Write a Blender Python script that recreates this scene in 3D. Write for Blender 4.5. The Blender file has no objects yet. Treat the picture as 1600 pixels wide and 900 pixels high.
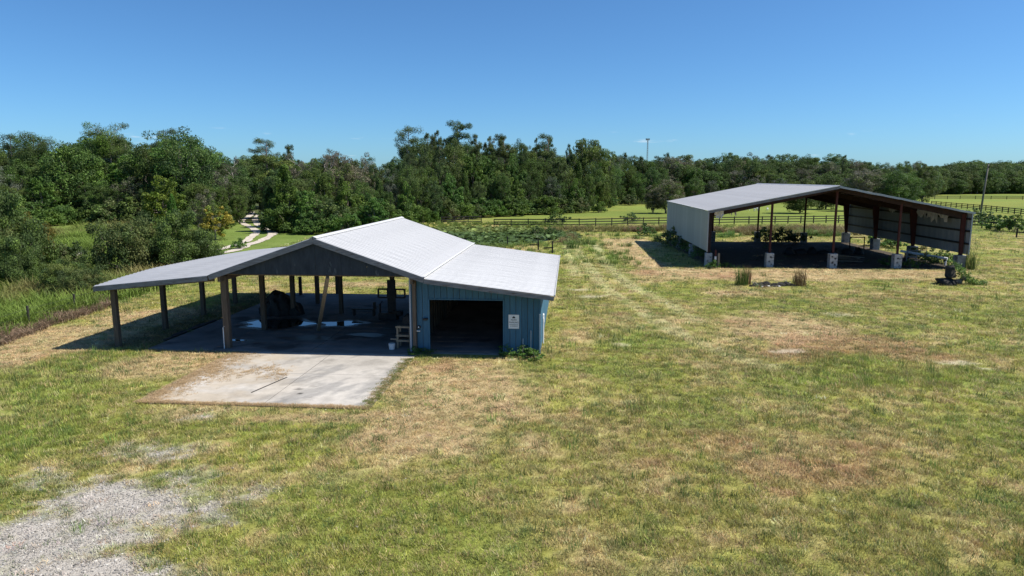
import bpy, bmesh, math, random
import numpy as np
from mathutils import Vector, Matrix

# ------------------------------------------------------------------ camera, sky, sun, exposure
SC = bpy.context.scene
COL = SC.collection
R = math.radians
CAM_H = 7.5
PITCH = math.atan(171 / 1067.0)
cam_d = bpy.data.cameras.new('camera'); cam = bpy.data.objects.new('camera', cam_d); COL.objects.link(cam)
cam_d.sensor_width = 36.0; cam_d.lens = 36.0 * 1067 / 1600
cam_d.clip_start = 0.1; cam_d.clip_end = 9000
cam.location = (0, 0, CAM_H); cam.rotation_euler = (math.pi / 2 - PITCH, 0, 0)
SC.camera = cam

TH = R(4.8)                                   # both buildings are turned by this much
UX = Vector((math.cos(TH), -math.sin(TH), 0)); VX = Vector((math.sin(TH), math.cos(TH), 0))
SUN_EL = R(52)
to_sun = (UX * 1.0 + VX * 0.035).normalized() * math.cos(SUN_EL) + Vector((0, 0, math.sin(SUN_EL)))
sun_d = bpy.data.lights.new('sun', 'SUN'); sun = bpy.data.objects.new('sun', sun_d); COL.objects.link(sun)
sun_d.energy = 5.0; sun_d.angle = R(0.53); sun_d.color = (1.0, 0.95, 0.85)
sun.rotation_euler = to_sun.to_track_quat('Z', 'Y').to_euler(); sun.location = (30, 0, 60)

world = bpy.data.worlds.new('World'); SC.world = world; world.use_nodes = True
wn = world.node_tree; wn.nodes.clear()
w_out = wn.nodes.new('ShaderNodeOutputWorld'); w_bg = wn.nodes.new('ShaderNodeBackground')
w_sky = wn.nodes.new('ShaderNodeTexSky'); w_sky.sky_type = 'NISHITA'; w_sky.sun_disc = False
w_sky.sun_elevation = SUN_EL; w_sky.sun_rotation = math.atan2(to_sun.x, to_sun.y)
w_sky.altitude = 10; w_sky.air_density = 0.8; w_sky.dust_density = 0.5; w_sky.ozone_density = 8.0
w_bg.inputs['Strength'].default_value = 0.100
# sparse fair-weather clouds low over the horizon, all the way round
w_tc = wn.nodes.new('ShaderNodeTexCoord'); w_sep = wn.nodes.new('ShaderNodeSeparateXYZ')
wn.links.new(w_tc.outputs['Generated'], w_sep.inputs[0])
w_map = wn.nodes.new('ShaderNodeMapping'); w_map.inputs['Scale'].default_value = (7, 7, 55); w_map.inputs['Location'].default_value = (3.0, 1.7, 0.6)
wn.links.new(w_tc.outputs['Generated'], w_map.inputs[0])
w_noi = wn.nodes.new('ShaderNodeTexNoise'); w_noi.inputs['Scale'].default_value = 1.6; w_noi.inputs['Detail'].default_value = 7; w_noi.inputs['Roughness'].default_value = 0.6
wn.links.new(w_map.outputs[0], w_noi.inputs['Vector'])
w_thr = wn.nodes.new('ShaderNodeMapRange'); w_thr.interpolation_type = 'SMOOTHSTEP'
for k, v in (('From Min', 0.64), ('From Max', 0.78), ('To Min', 0), ('To Max', 0.55)): w_thr.inputs[k].default_value = v
wn.links.new(w_noi.outputs['Fac'], w_thr.inputs['Value'])
w_band = wn.nodes.new('ShaderNodeMapRange'); w_band.interpolation_type = 'SMOOTHSTEP'
for k, v in (('From Min', 0.04), ('From Max', 0.085), ('To Min', 1), ('To Max', 0)): w_band.inputs[k].default_value = v
wn.links.new(w_sep.outputs['Z'], w_band.inputs['Value'])
w_mul = wn.nodes.new('ShaderNodeMath'); w_mul.operation = 'MULTIPLY'
wn.links.new(w_thr.outputs[0], w_mul.inputs[0]); wn.links.new(w_band.outputs[0], w_mul.inputs[1])
w_mix = wn.nodes.new('ShaderNodeMixRGB'); w_mix.inputs['Color2'].default_value = (7.0, 7.3, 7.6, 1)
wn.links.new(w_mul.outputs[0], w_mix.inputs['Fac']); 
w_tint = wn.nodes.new('ShaderNodeMixRGB'); w_tint.blend_type = 'MULTIPLY'; w_tint.inputs['Fac'].default_value = 1; w_tint.inputs['Color2'].default_value = (0.645, 0.90, 1.0, 1)   # clear subtropical blue
wn.links.new(w_sky.outputs[0], w_tint.inputs['Color1']); wn.links.new(w_tint.outputs[0], w_mix.inputs['Color1'])
wn.links.new(w_mix.outputs[0], w_bg.inputs['Color']); wn.links.new(w_bg.outputs[0], w_out.inputs['Surface'])

SC.view_settings.view_transform = 'Standard'; SC.view_settings.look = 'None'
SC.view_settings.exposure = 0.50; SC.view_settings.gamma = 1.0; SC.view_settings.use_curve_mapping = False
SC.render.engine = 'CYCLES'
SC.cycles.max_bounces = 6; SC.cycles.diffuse_bounces = 3; SC.cycles.glossy_bounces = 3
SC.cycles.transmission_bounces = 3; SC.cycles.transparent_max_bounces = 8

rng = np.random.default_rng(7); rnd = random.Random(11)

# ------------------------------------------------------------------ layout helpers
def G(px, py, z=0.0):
    """ground point seen at a photo pixel (1600x900)"""
    u = (px - 800) / 1067.0; v = -(py - 450) / 1067.0
    dy = math.cos(PITCH) + v * math.sin(PITCH); dz = -math.sin(PITCH) + v * math.cos(PITCH)
    t = (z - CAM_H) / dz
    return Vector((u * t, dy * t, z))
def LW(u, v, z=0.0):
    p = UX * u + VX * v; return Vector((p.x, p.y, z))

# ------------------------------------------------------------------ numpy noise
def _hash(ix, iy, seed):
    h = (ix.astype(np.int64) * 374761393 + iy.astype(np.int64) * 668265263 + seed * 1442695041) & 0xFFFFFFFF
    h = ((h ^ (h >> 13)) * 1274126177) & 0xFFFFFFFF
    h = (h ^ (h >> 16)) & 0xFFFFFFFF
    return h.astype(np.float64) / 4294967295.0
def vnoise(x, y, seed=0):
    ix = np.floor(x); iy = np.floor(y); fx = x - ix; fy = y - iy
    fx = fx * fx * (3 - 2 * fx); fy = fy * fy * (3 - 2 * fy)
    a = _hash(ix, iy, seed); b = _hash(ix + 1, iy, seed); c = _hash(ix, iy + 1, seed); d = _hash(ix + 1, iy + 1, seed)
    return (a * (1 - fx) + b * fx) * (1 - fy) + (c * (1 - fx) + d * fx) * fy
def fbm(x, y, s, seed=0, oct=4, rough=0.5):
    t = 0; amp = 1; tot = 0; f = 1.0 / s
    for o in range(oct):
        ca, sa = math.cos(0.7 * o + 0.3), math.sin(0.7 * o + 0.3)
        t = t + amp * vnoise((x * ca - y * sa) * f + 17.3 * o, (x * sa + y * ca) * f - 9.1 * o, seed + o * 31)
        tot += amp; amp *= rough; f *= 2.03
    return t / tot
def sstep(a, b, x):
    t = np.clip((x - a) / (b - a), 0, 1); return t * t * (3 - 2 * t)

# ------------------------------------------------------------------ mesh helpers
class MB:
    def __init__(s): s.v = []; s.f = []; s.mi = []; s.cur = 0
    def add(s, vs, fs):
        b = len(s.v); s.v += [tuple(p) for p in vs]; s.f += [tuple(i + b for i in f) for f in fs]; s.mi += [s.cur] * len(fs); return s
    def box(s, c, d, M=None):
        x, y, z = d[0] / 2, d[1] / 2, d[2] / 2
        vs = [Vector((sx * x, sy * y, sz * z)) for sx in (-1, 1) for sy in (-1, 1) for sz in (-1, 1)]
        if M is not None: vs = [M @ p for p in vs]
        vs = [p + Vector(c) for p in vs]
        return s.add(vs, [(0, 1, 3, 2), (4, 6, 7, 5), (0, 4, 5, 1), (2, 3, 7, 6), (0, 2, 6, 4), (1, 5, 7, 3)])
    def bar(s, a, b, w, h, up=(0, 0, 1)):
        a = Vector(a); b = Vector(b); d = b - a; L = d.length; d.normalize()
        up = Vector(up)
        if abs(d.dot(up)) > 0.98: up = Vector((0, 1, 0))
        x = d.cross(up).normalized(); z = x.cross(d)
        M = Matrix((x, d, z)).transposed()
        return s.box((a + b) / 2, (w, L, h), M)
    def prism(s, poly, axis, lo, hi):
        """poly: 2D points; axis 'x','y','z' is the extrusion axis"""
        n = len(poly)
        def P(p, t):
            return {'x': (t, p[0], p[1]), 'y': (p[0], t, p[1]), 'z': (p[0], p[1], t)}[axis]
        vs = [P(p, lo) for p in poly] + [P(p, hi) for p in poly]
        fs = [tuple(range(n)), tuple(range(2 * n - 1, n - 1, -1))] + [(i, i + n, (i + 1) % n + n, (i + 1) % n) for i in range(n)]
        return s.add(vs, fs)
    def tube(s, pts, rads, n=8, cap=True):
        pts = [Vector(p) for p in pts]; rings = []
        b = len(s.v); vs = []; fs = []
        for i, p in enumerate(pts):
            d = (pts[min(i + 1, len(pts) - 1)] - pts[max(i - 1, 0)]).normalized()
            up = Vector((0, 0, 1)) if abs(d.z) < 0.9 else Vector((1, 0, 0))
            x = d.cross(up).normalized(); y = d.cross(x)
            r = rads[i] if hasattr(rads, '__len__') else rads
            for k in range(n):
                a = 2 * math.pi * k / n; vs.append(p + x * (r * math.cos(a)) + y * (r * math.sin(a)))
        for i in range(len(pts) - 1):
            for k in range(n):
                k2 = (k + 1) % n; fs.append((i * n + k, i * n + k2, (i + 1) * n + k2, (i + 1) * n + k))
        if cap:
            fs.append(tuple(range(n - 1, -1, -1))); m = (len(pts) - 1) * n; fs.append(tuple(range(m, m + n)))
        return s.add(vs, fs)
    def mesh(s, name, mats, smooth=False, bevel=0):
        me = bpy.data.meshes.new(name); me.from_pydata(s.v, [], s.f)
        if not isinstance(mats, (list, tuple)): mats = [mats]
        for m in mats: me.materials.append(m)
        if len(mats) > 1: me.polygons.foreach_set('material_index', s.mi)
        bm = bmesh.new(); bm.from_mesh(me); bmesh.ops.recalc_face_normals(bm, faces=bm.faces)
        if bevel: bmesh.ops.bevel(bm, geom=list(bm.edges), offset=bevel, segments=1, affect='EDGES')
        bm.to_mesh(me); bm.free()
        if smooth: me.polygons.foreach_set('use_smooth', [True] * len(me.polygons))
        me.update(); return me
    def build(s, name, mats, parent=None, **k):
        return link(name, s.mesh(name, mats, **k), parent)
def link(name, me, parent=None, loc=None, rot=None, scale=None):
    o = bpy.data.objects.new(name, me); COL.objects.link(o)
    if parent is not None: o.parent = parent
    if loc is not None: o.location = loc
    if rot is not None: o.rotation_euler = rot
    if scale is not None: o.scale = scale
    return o
def tag(o, label=None, cat=None, group=None, kind=None):
    if label: o['label'] = label
    if cat: o['category'] = cat
    if group: o['group'] = group
    if kind: o['kind'] = kind
    return o
def empty(name, loc=(0, 0, 0), rz=0.0):
    o = bpy.data.objects.new(name, None); COL.objects.link(o); o.location = loc; o.rotation_euler = (0, 0, rz); o.empty_display_size = 0.3; return o
def np_mesh(name, V, F, mat, attrs=None, smooth=False):
    """V (n,3), F (m,k) arrays; attrs: name -> (n,3|4) point colours"""
    me = bpy.data.meshes.new(name); V = np.asarray(V, np.float32); F = np.asarray(F, np.int32)
    n, k = F.shape
    me.vertices.add(len(V)); me.vertices.foreach_set('co', V.ravel())
    me.loops.add(n * k); me.loops.foreach_set('vertex_index', F.ravel())
    me.polygons.add(n); me.polygons.foreach_set('loop_start', np.arange(0, n * k, k, dtype=np.int32))
    me.update(calc_edges=True)
    if attrs:
        for an, c in attrs.items():
            c = np.asarray(c, np.float32)
            if c.shape[1] == 3: c = np.concatenate([c, np.ones((len(c), 1), np.float32)], 1)
            at = me.attributes.new(an, 'FLOAT_COLOR', 'POINT'); at.data.foreach_set('color', c.ravel())
    me.polygons.foreach_set('use_smooth', np.full(n, bool(smooth)))
    me.materials.append(mat); return me

# ------------------------------------------------------------------ materials
def new_mat(name):
    m = bpy.data.materials.new(name); m.use_nodes = True; nt = m.node_tree
    b = nt.nodes['Principled BSDF']; return m, nt, b
def N(nt, t, **k):
    n = nt.nodes.new(t)
    for a, v in k.items():
        if a in n.inputs.keys(): n.inputs[a].default_value = v
        else: setattr(n, a, v)
    return n
def noisy(name, c1, c2, scale=3.0, rough=0.8, metal=0.0, stretch=(1, 1, 1), bump=0.0, bscale=40, detail=6, spots=None, spec=0.3, lo=0.3, hi=0.7, rand=0.0):
    m, nt, b = new_mat(name)
    tc = N(nt, 'ShaderNodeTexCoord'); mp = N(nt, 'ShaderNodeMapping'); mp.inputs['Scale'].default_value = stretch
    nt.links.new(tc.outputs['Object'], mp.inputs[0])
    no = N(nt, 'ShaderNodeTexNoise'); no.inputs['Scale'].default_value = scale; no.inputs['Detail'].default_value = detail; no.inputs['Roughness'].default_value = 0.65
    nt.links.new(mp.outputs[0], no.inputs['Vector'])
    cr = N(nt, 'ShaderNodeValToRGB'); cr.color_ramp.elements[0].position = lo; cr.color_ramp.elements[1].position = hi
    cr.color_ramp.elements[0].color = (*c1, 1); cr.color_ramp.elements[1].color = (*c2, 1)
    nt.links.new(no.outputs['Fac'], cr.inputs[0]); out = cr.outputs[0]
    if spots:
        n2 = N(nt, 'ShaderNodeTexNoise'); n2.inputs['Scale'].default_value = spots[1]; n2.inputs['Detail'].default_value = 8
        nt.links.new(mp.outputs[0], n2.inputs['Vector'])
        r2 = N(nt, 'ShaderNodeValToRGB'); r2.color_ramp.elements[0].position = spots[2]; r2.color_ramp.elements[1].position = spots[2] + 0.1
        mx = N(nt, 'ShaderNodeMixRGB'); mx.inputs['Color2'].default_value = (*spots[0], 1)
        nt.links.new(n2.outputs['Fac'], r2.inputs[0]); nt.links.new(r2.outputs[0], mx.inputs['Fac']); nt.links.new(out, mx.inputs['Color1']); out = mx.outputs[0]
    if rand:
        oi = N(nt, 'ShaderNodeObjectInfo'); mr = N(nt, 'ShaderNodeMapRange')
        mr.inputs['To Min'].default_value = 1 - rand; mr.inputs['To Max'].default_value = 1 + rand
        hv = N(nt, 'ShaderNodeHueSaturation'); nt.links.new(oi.outputs['Random'], mr.inputs['Value']); nt.links.new(mr.outputs[0], hv.inputs['Value']); nt.links.new(out, hv.inputs['Color']); out = hv.outputs[0]
    nt.links.new(out, b.inputs['Base Color'])
    b.inputs['Roughness'].default_value = rough; b.inputs['Metallic'].default_value = metal; b.inputs['Specular IOR Level'].default_value = spec
    if bump:
        n3 = N(nt, 'ShaderNodeTexNoise'); n3.inputs['Scale'].default_value = bscale; n3.inputs['Detail'].default_value = 6
        nt.links.new(mp.outputs[0], n3.inputs['Vector'])
        bp = N(nt, 'ShaderNodeBump'); bp.inputs['Strength'].default_value = bump; bp.inputs['Distance'].default_value = 0.02
        nt.links.new(n3.outputs['Fac'], bp.inputs['Height']); nt.links.new(bp.outputs[0], b.inputs['Normal'])
    return m
def attr_mat(name, attr, rough=0.95, fine=(6.0, 0.75, 1.25), fine2=(45.0, 0.7, 1.3), bump=0.6, bdist=0.04, spec=0.1):
    m, nt, b = new_mat(name)
    at = N(nt, 'ShaderNodeAttribute'); at.attribute_name = attr
    tc = N(nt, 'ShaderNodeTexCoord'); out = at.outputs['Color']; last = None
    for sc, a, c in (fine, fine2):
        no = N(nt, 'ShaderNodeTexNoise'); no.inputs['Scale'].default_value = sc; no.inputs['Detail'].default_value = 5; no.inputs['Roughness'].default_value = 0.7
        nt.links.new(tc.outputs['Object'], no.inputs['Vector'])
        mr = N(nt, 'ShaderNodeMapRange'); mr.inputs['From Min'].default_value = 0.3; mr.inputs['From Max'].default_value = 0.7; mr.inputs['To Min'].default_value = a; mr.inputs['To Max'].default_value = c
        nt.links.new(no.outputs['Fac'], mr.inputs['Value'])
        mx = N(nt, 'ShaderNodeVectorMath', operation='SCALE'); nt.links.new(out, mx.inputs[0]); nt.links.new(mr.outputs[0], mx.inputs['Scale']); out = mx.outputs[0]; last = no
    nt.links.new(out, b.inputs['Base Color']); b.inputs['Roughness'].default_value = rough; b.inputs['Specular IOR Level'].default_value = spec
    if bump:
        bp = N(nt, 'ShaderNodeBump'); bp.inputs['Strength'].default_value = bump; bp.inputs['Distance'].default_value = bdist
        nt.links.new(last.outputs['Fac'], bp.inputs['Height']); nt.links.new(bp.outputs[0], b.inputs['Normal'])
    return m
def leaf_mat(name, attr='lcol', instancer=False, trans=0.35, use_obj=True, gain=1.0):
    m, nt, b = new_mat(name)
    at = N(nt, 'ShaderNodeAttribute'); at.attribute_name = attr
    if instancer: at.attribute_type = 'INSTANCER'
    out = at.outputs['Color']
    if use_obj:
        oi = N(nt, 'ShaderNodeObjectInfo'); mx = N(nt, 'ShaderNodeMixRGB', blend_type='MULTIPLY'); mx.inputs['Fac'].default_value = 1
        nt.links.new(out, mx.inputs['Color1']); nt.links.new(oi.outputs['Color'], mx.inputs['Color2']); out = mx.outputs[0]
    if gain != 1.0:
        g_ = N(nt, 'ShaderNodeVectorMath', operation='SCALE'); g_.inputs['Scale'].default_value = gain; nt.links.new(out, g_.inputs[0]); out = g_.outputs[0]
    nt.links.new(out, b.inputs['Base Color']); b.inputs['Roughness'].default_value = 0.55; b.inputs['Specular IOR Level'].default_value = 0.25
    tr = N(nt, 'ShaderNodeBsdfTranslucent'); nt.links.new(out, tr.inputs['Color'])
    ms = N(nt, 'ShaderNodeMixShader'); ms.inputs[0].default_value = trans
    o = nt.nodes['Material Output']
    nt.links.new(b.outputs[0], ms.inputs[1]); nt.links.new(tr.outputs[0], ms.inputs[2]); nt.links.new(ms.outputs[0], o.inputs['Surface'])
    return m

M = {}
M['ground'] = attr_mat('ground_soil_and_turf', 'gcol')
M['leaf'] = leaf_mat('leaf')
M['grass'] = leaf_mat('grass_blade', 'col', True, 0.3, False)
M['bark'] = noisy('bark', (0.10, 0.085, 0.07), (0.26, 0.22, 0.185), 4, 0.95, stretch=(3, 3, 0.6), bump=0.6, bscale=12)
M['bark_dead'] = noisy('dead_wood', (0.25, 0.22, 0.19), (0.42, 0.38, 0.34), 4, 0.95, stretch=(3, 3, 0.6))
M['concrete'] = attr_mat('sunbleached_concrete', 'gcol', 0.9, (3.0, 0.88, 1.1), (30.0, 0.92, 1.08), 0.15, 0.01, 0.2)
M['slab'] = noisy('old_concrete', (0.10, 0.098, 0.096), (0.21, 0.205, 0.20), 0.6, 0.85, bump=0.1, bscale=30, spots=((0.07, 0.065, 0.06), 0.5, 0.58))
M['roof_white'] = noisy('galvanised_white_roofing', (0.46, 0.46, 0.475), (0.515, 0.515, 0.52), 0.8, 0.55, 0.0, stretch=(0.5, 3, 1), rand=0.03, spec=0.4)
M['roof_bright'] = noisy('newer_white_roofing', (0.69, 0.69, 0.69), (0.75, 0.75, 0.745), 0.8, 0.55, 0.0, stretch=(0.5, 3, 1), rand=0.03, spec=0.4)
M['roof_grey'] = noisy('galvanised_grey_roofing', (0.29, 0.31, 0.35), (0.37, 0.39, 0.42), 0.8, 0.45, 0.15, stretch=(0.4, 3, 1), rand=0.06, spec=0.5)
M['roof_lilac'] = noisy('weathered_zinc_roofing', (0.32, 0.325, 0.35), (0.43, 0.435, 0.46), 0.5, 0.5, 0.1, stretch=(0.25, 4, 1), rand=0.10, spec=0.5, spots=((0.30, 0.28, 0.28), 1.3, 0.62))
M['lap_grime_shade'] = noisy('grimy_shaded_roof_lap', (0.27, 0.27, 0.285), (0.40, 0.40, 0.415), 1.2, 0.7, stretch=(0.6, 3, 1))  # seam grime; on one flank per rib also a shadow line put into the colour
M['underside'] = noisy('dark_sheet_underside', (0.035, 0.025, 0.022), (0.09, 0.055, 0.045), 1.5, 0.85)  # underside of the sheets, much darker than their tops
M['timber'] = noisy('weathered_timber', (0.075, 0.058, 0.044), (0.155, 0.118, 0.088), 2.5, 0.9, stretch=(6, 6, 0.7), rand=0.12)
M['timber_pale'] = noisy('pale_pine', (0.19, 0.155, 0.11), (0.31, 0.26, 0.19), 3, 0.85, stretch=(6, 6, 0.7))
M['timber_dark'] = noisy('creosoted_timber', (0.018, 0.017, 0.016), (0.05, 0.046, 0.042), 3, 0.9, stretch=(1, 1, 4))
M['fascia'] = noisy('grey_weathered_fascia', (0.12, 0.12, 0.125), (0.24, 0.24, 0.255), 2.0, 0.85, stretch=(1, 1, 6), spots=((0.10, 0.085, 0.075), 3.0, 0.6))
M['gable'] = noisy('slate_blue_plywood', (0.018, 0.025, 0.033), (0.040, 0.050, 0.062), 1.6, 0.9, stretch=(2, 1, 0.7), spots=((0.085, 0.10, 0.11), 2.2, 0.64))
M['blue'] = noisy('blue_painted_siding', (0.036, 0.108, 0.170), (0.052, 0.145, 0.225), 1.2, 0.65, stretch=(3, 3, 0.6), rand=0.10)
M['trim'] = noisy('pale_blue_trim', (0.30, 0.36, 0.42), (0.42, 0.47, 0.52), 2, 0.7)
M['white_metal'] = noisy('white_painted_metal', (0.62, 0.62, 0.62), (0.75, 0.75, 0.74), 3, 0.5)
M['inside'] = noisy('bare_stud_wall', (0.12, 0.085, 0.055), (0.22, 0.16, 0.11), 2, 0.9, stretch=(5, 5, 0.5))
M['red_steel'] = noisy('red_oxide_steel', (0.050, 0.016, 0.014), (0.090, 0.027, 0.022), 3, 0.75, spots=((0.05, 0.03, 0.025), 5, 0.6))
M['roof_steel'] = noisy('dark_red_roof_steel', (0.020, 0.012, 0.011), (0.045, 0.022, 0.019), 3, 0.8)  # darker version of the red steel for rafters, purlins and left columns
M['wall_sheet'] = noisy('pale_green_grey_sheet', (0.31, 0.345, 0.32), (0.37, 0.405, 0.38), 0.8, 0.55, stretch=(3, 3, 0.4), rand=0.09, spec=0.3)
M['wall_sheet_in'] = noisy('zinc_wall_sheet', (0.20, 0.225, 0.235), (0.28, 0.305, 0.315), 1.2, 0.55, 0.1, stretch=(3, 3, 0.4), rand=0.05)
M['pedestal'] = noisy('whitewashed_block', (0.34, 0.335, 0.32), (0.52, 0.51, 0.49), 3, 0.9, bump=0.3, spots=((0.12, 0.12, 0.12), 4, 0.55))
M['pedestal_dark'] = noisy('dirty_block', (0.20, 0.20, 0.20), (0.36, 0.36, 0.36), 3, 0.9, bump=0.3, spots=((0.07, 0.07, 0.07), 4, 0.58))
M['hole'] = noisy('block_core_shade', (0.02, 0.02, 0.02), (0.04, 0.04, 0.04), 3, 0.9)  # near-black plates: the darkness inside hollow block cores painted as colour
M['insul'] = noisy('torn_insulation', (0.45, 0.43, 0.40), (0.72, 0.70, 0.66), 5, 0.9)
M['black'] = noisy('black_tarp', (0.012, 0.012, 0.013), (0.035, 0.033, 0.032), 3, 0.7, bump=0.5, bscale=8)
M['dark_steel'] = noisy('dark_steel', (0.02, 0.02, 0.022), (0.06, 0.055, 0.05), 5, 0.6, 0.3)
M['pole'] = noisy('utility_pole_wood', (0.10, 0.09, 0.08), (0.20, 0.185, 0.17), 3, 0.9, stretch=(6, 6, 0.4))
M['tower'] = noisy('galvanised_tower', (0.17, 0.19, 0.22), (0.25, 0.27, 0.30), 3, 0.6)
M['ash'] = noisy('charred_debris', (0.01, 0.01, 0.01), (0.05, 0.045, 0.04), 6, 0.95)
M['ash_white'] = noisy('white_ash', (0.45, 0.43, 0.40), (0.70, 0.68, 0.65), 6, 0.95)
M['sign'] = noisy('white_sign_plate', (0.70, 0.70, 0.71), (0.78, 0.78, 0.78), 5, 0.5)
M['ink'] = noisy('black_sign_print', (0.015, 0.015, 0.018), (0.03, 0.03, 0.03), 5, 0.6)
M['fur'] = noisy('white_coat', (0.70, 0.69, 0.66), (0.80, 0.79, 0.76), 8, 0.9)
M['sand'] = attr_mat('pale_sand_track', 'gcol', 0.95, (2.0, 0.85, 1.1), (20.0, 0.85, 1.12), 0.4, 0.03)
mw, ntw, bw = new_mat('still_water'); bw.inputs['Base Color'].default_value = (0.012, 0.016, 0.014, 1); bw.inputs['Roughness'].default_value = 0.04; bw.inputs['Specular IOR Level'].default_value = 0.9; bw.inputs['IOR'].default_value = 1.45
M['puddle'] = mw
M['pond'] = noisy('pond_water', (0.012, 0.018, 0.014), (0.03, 0.04, 0.022), 1.5, 0.12, spec=0.5)

# ------------------------------------------------------------------ ground: one sheet, colour zones from real patches
GREEN = np.array((0.280, 0.280, 0.062)); GREEN2 = np.array((0.200, 0.218, 0.047)); LUSH = np.array((0.195, 0.248, 0.045))
DRY = np.array((0.46, 0.335, 0.195)); BROWN = np.array((0.34, 0.205, 0.115)); SAND = np.array((0.46, 0.40, 0.32)); GRAV = np.array((0.40, 0.365, 0.325))
OLIVE = np.array((0.265, 0.240, 0.074)); PASTURE = np.array((0.160, 0.200, 0.042)); DIRT = np.array((0.075, 0.062, 0.048)); PALE = np.array((0.46, 0.43, 0.23))
BL = {
 'dry': [(720,610,120,50,1.1),(660,680,140,45,.85),(270,572,95,24,1.1),(540,652,260,12,.8),(350,645,210,25,.6),(820,690,70,30,.55),(1230,515,130,38,.75),(960,430,60,26,.45),
         (1250,429,260,9,1.2),(988,398,26,24,1.3),(1060,426,60,7,1.3),(110,530,130,22,1.2),(235,500,75,20,1.0),(20,562,60,22,.8),(1370,485,210,36,.45),(1000,380,34,7,1.2),(900,520,50,30,.5),
         (560,745,140,34,.6),(470,590,60,16,.0),(960,500,60,24,.4),(1090,505,80,30,.4),(600,444,160,5,.9),(1480,420,120,12,.4),(850,455,20,30,.8),(440,820,120,40,.45),(1120,460,80,14,.5),(560,800,90,30,.35)],
 'brown': [(1345,540,130,20,1.0),(1290,740,170,40,.62),(1345,700,70,18,.6),(1230,770,60,14,.6),(1460,470,100,13,.6),(1250,555,90,16,.7),(1130,690,110,26,.55),(760,640,60,14,.5),(1130,430,100,6,.7),(1010,425,40,6,.8),(1590,650,50,20,.4),(1460,560,90,10,.8),(690,575,30,14,.8),
           (1020,720,60,14,.5),(730,870,80,14,.5),(1330,470,120,10,.5),(1160,505,70,10,.6)],
 'lush': [(70,600,120,52,1.2),(20,690,90,60,1.1),(1315,562,62,11,1.3),(985,535,90,26,.7),(1060,640,110,30,.6),(1400,592,260,20,.85),(950,400,40,34,.8),(890,395,50,30,.8),(1500,680,160,50,.45),(800,820,120,40,.4),(1120,800,160,50,.4),
          (560,850,160,50,.55),(1540,500,100,30,.6),(1350,425,100,5,.4),(1000,590,110,20,.5),(420,880,90,30,.5)],
 'sand': [(1230,549,34,4,1.3),(1500,567,44,5,1.2),(925,463,26,3,1.3),(905,452,20,2.5,1.0),(1308,491,26,4,1.1),(970,538,16,4,1.1),(800,561,9,2,1.6),(930,385,10,9,.9),(1210,570,30,3,.7),(1540,575,40,4,.7)],
 'gravel': [(170,800,180,58,1.15),(60,850,180,66,1.35),(275,750,80,24,.85),(320,800,90,42,.72),(230,705,120,22,.66),(60,755,100,28,.75),(322,650,28,7,.8),(395,770,60,30,.6),(310,655,60,8,.5),(100,900,190,40,1.4),(-150,900,260,90,1.5)],
}
def _blob(px, py, rx, ry, s):
    py = max(py, 300)
    c = G(px, py); sc = (G(px + 1, py) - c).length
    a = G(px, py + ry); b = G(px, max(py - ry, 293))
    return (c.x, (a.y + b.y) / 2, rx * sc, max(abs(b.y - a.y) / 2, 0.2), s)
BW = {k: [_blob(*b) for b in v] for k, v in BL.items()}
TRACKS = [[(893,372),(905,395),(925,425),(960,460),(1010,490),(1060,520)],[(926,378),(945,410),(975,440),(1030,468),(1090,500)],[(885,372),(888,395),(900,430)],[(1060,520),(1130,552),(1200,575)]]
TRACKS = [[G(*p) for p in t] for t in TRACKS]
def poly_dist(x, y, pts):
    d = np.full(x.shape, 1e9)
    for a, b in zip(pts[:-1], pts[1:]):
        ex, ey = b.x - a.x, b.y - a.y; L = ex * ex + ey * ey
        t = np.clip(((x - a.x) * ex + (y - a.y) * ey) / L, 0, 1)
        d = np.minimum(d, np.hypot(x - a.x - t * ex, y - a.y - t * ey))
    return d
def mask(kind, x, y, n):
    m = np.zeros_like(x)
    for (cx, cy, rx, ry, s) in BW[kind]:
        q = ((x - cx) / rx) ** 2 + ((y - cy) / ry) ** 2
        m = np.maximum(m, s * np.exp(-0.8 * q))
    return sstep(0.30, 0.75, m * (0.35 + 1.3 * n) + (n - 0.5) * 0.35 * (m > 0.02))
def gravel_mask(x, y):
    q = 0.40 * fbm(x, y, 2.6, 2, 5, 0.6) + 0.35 * fbm(x, y, 0.7, 3, 4, 0.65) + 0.25 * fbm(x, y, 0.22, 13, 3, .7); m = np.zeros_like(x)
    for (cx, cy, rx, ry, s) in BW['gravel']: m = np.maximum(m, s * np.exp(-1.0 * (((x - cx) / rx) ** 2 + ((y - cy) / ry) ** 2)))
    return sstep(0.35, 1.05, m + (q - 0.5) * 2.4 * sstep(.05, .4, m))
def local_uv(x, y): return x * UX.x + y * UX.y, x * VX.x + y * VX.y
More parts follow.
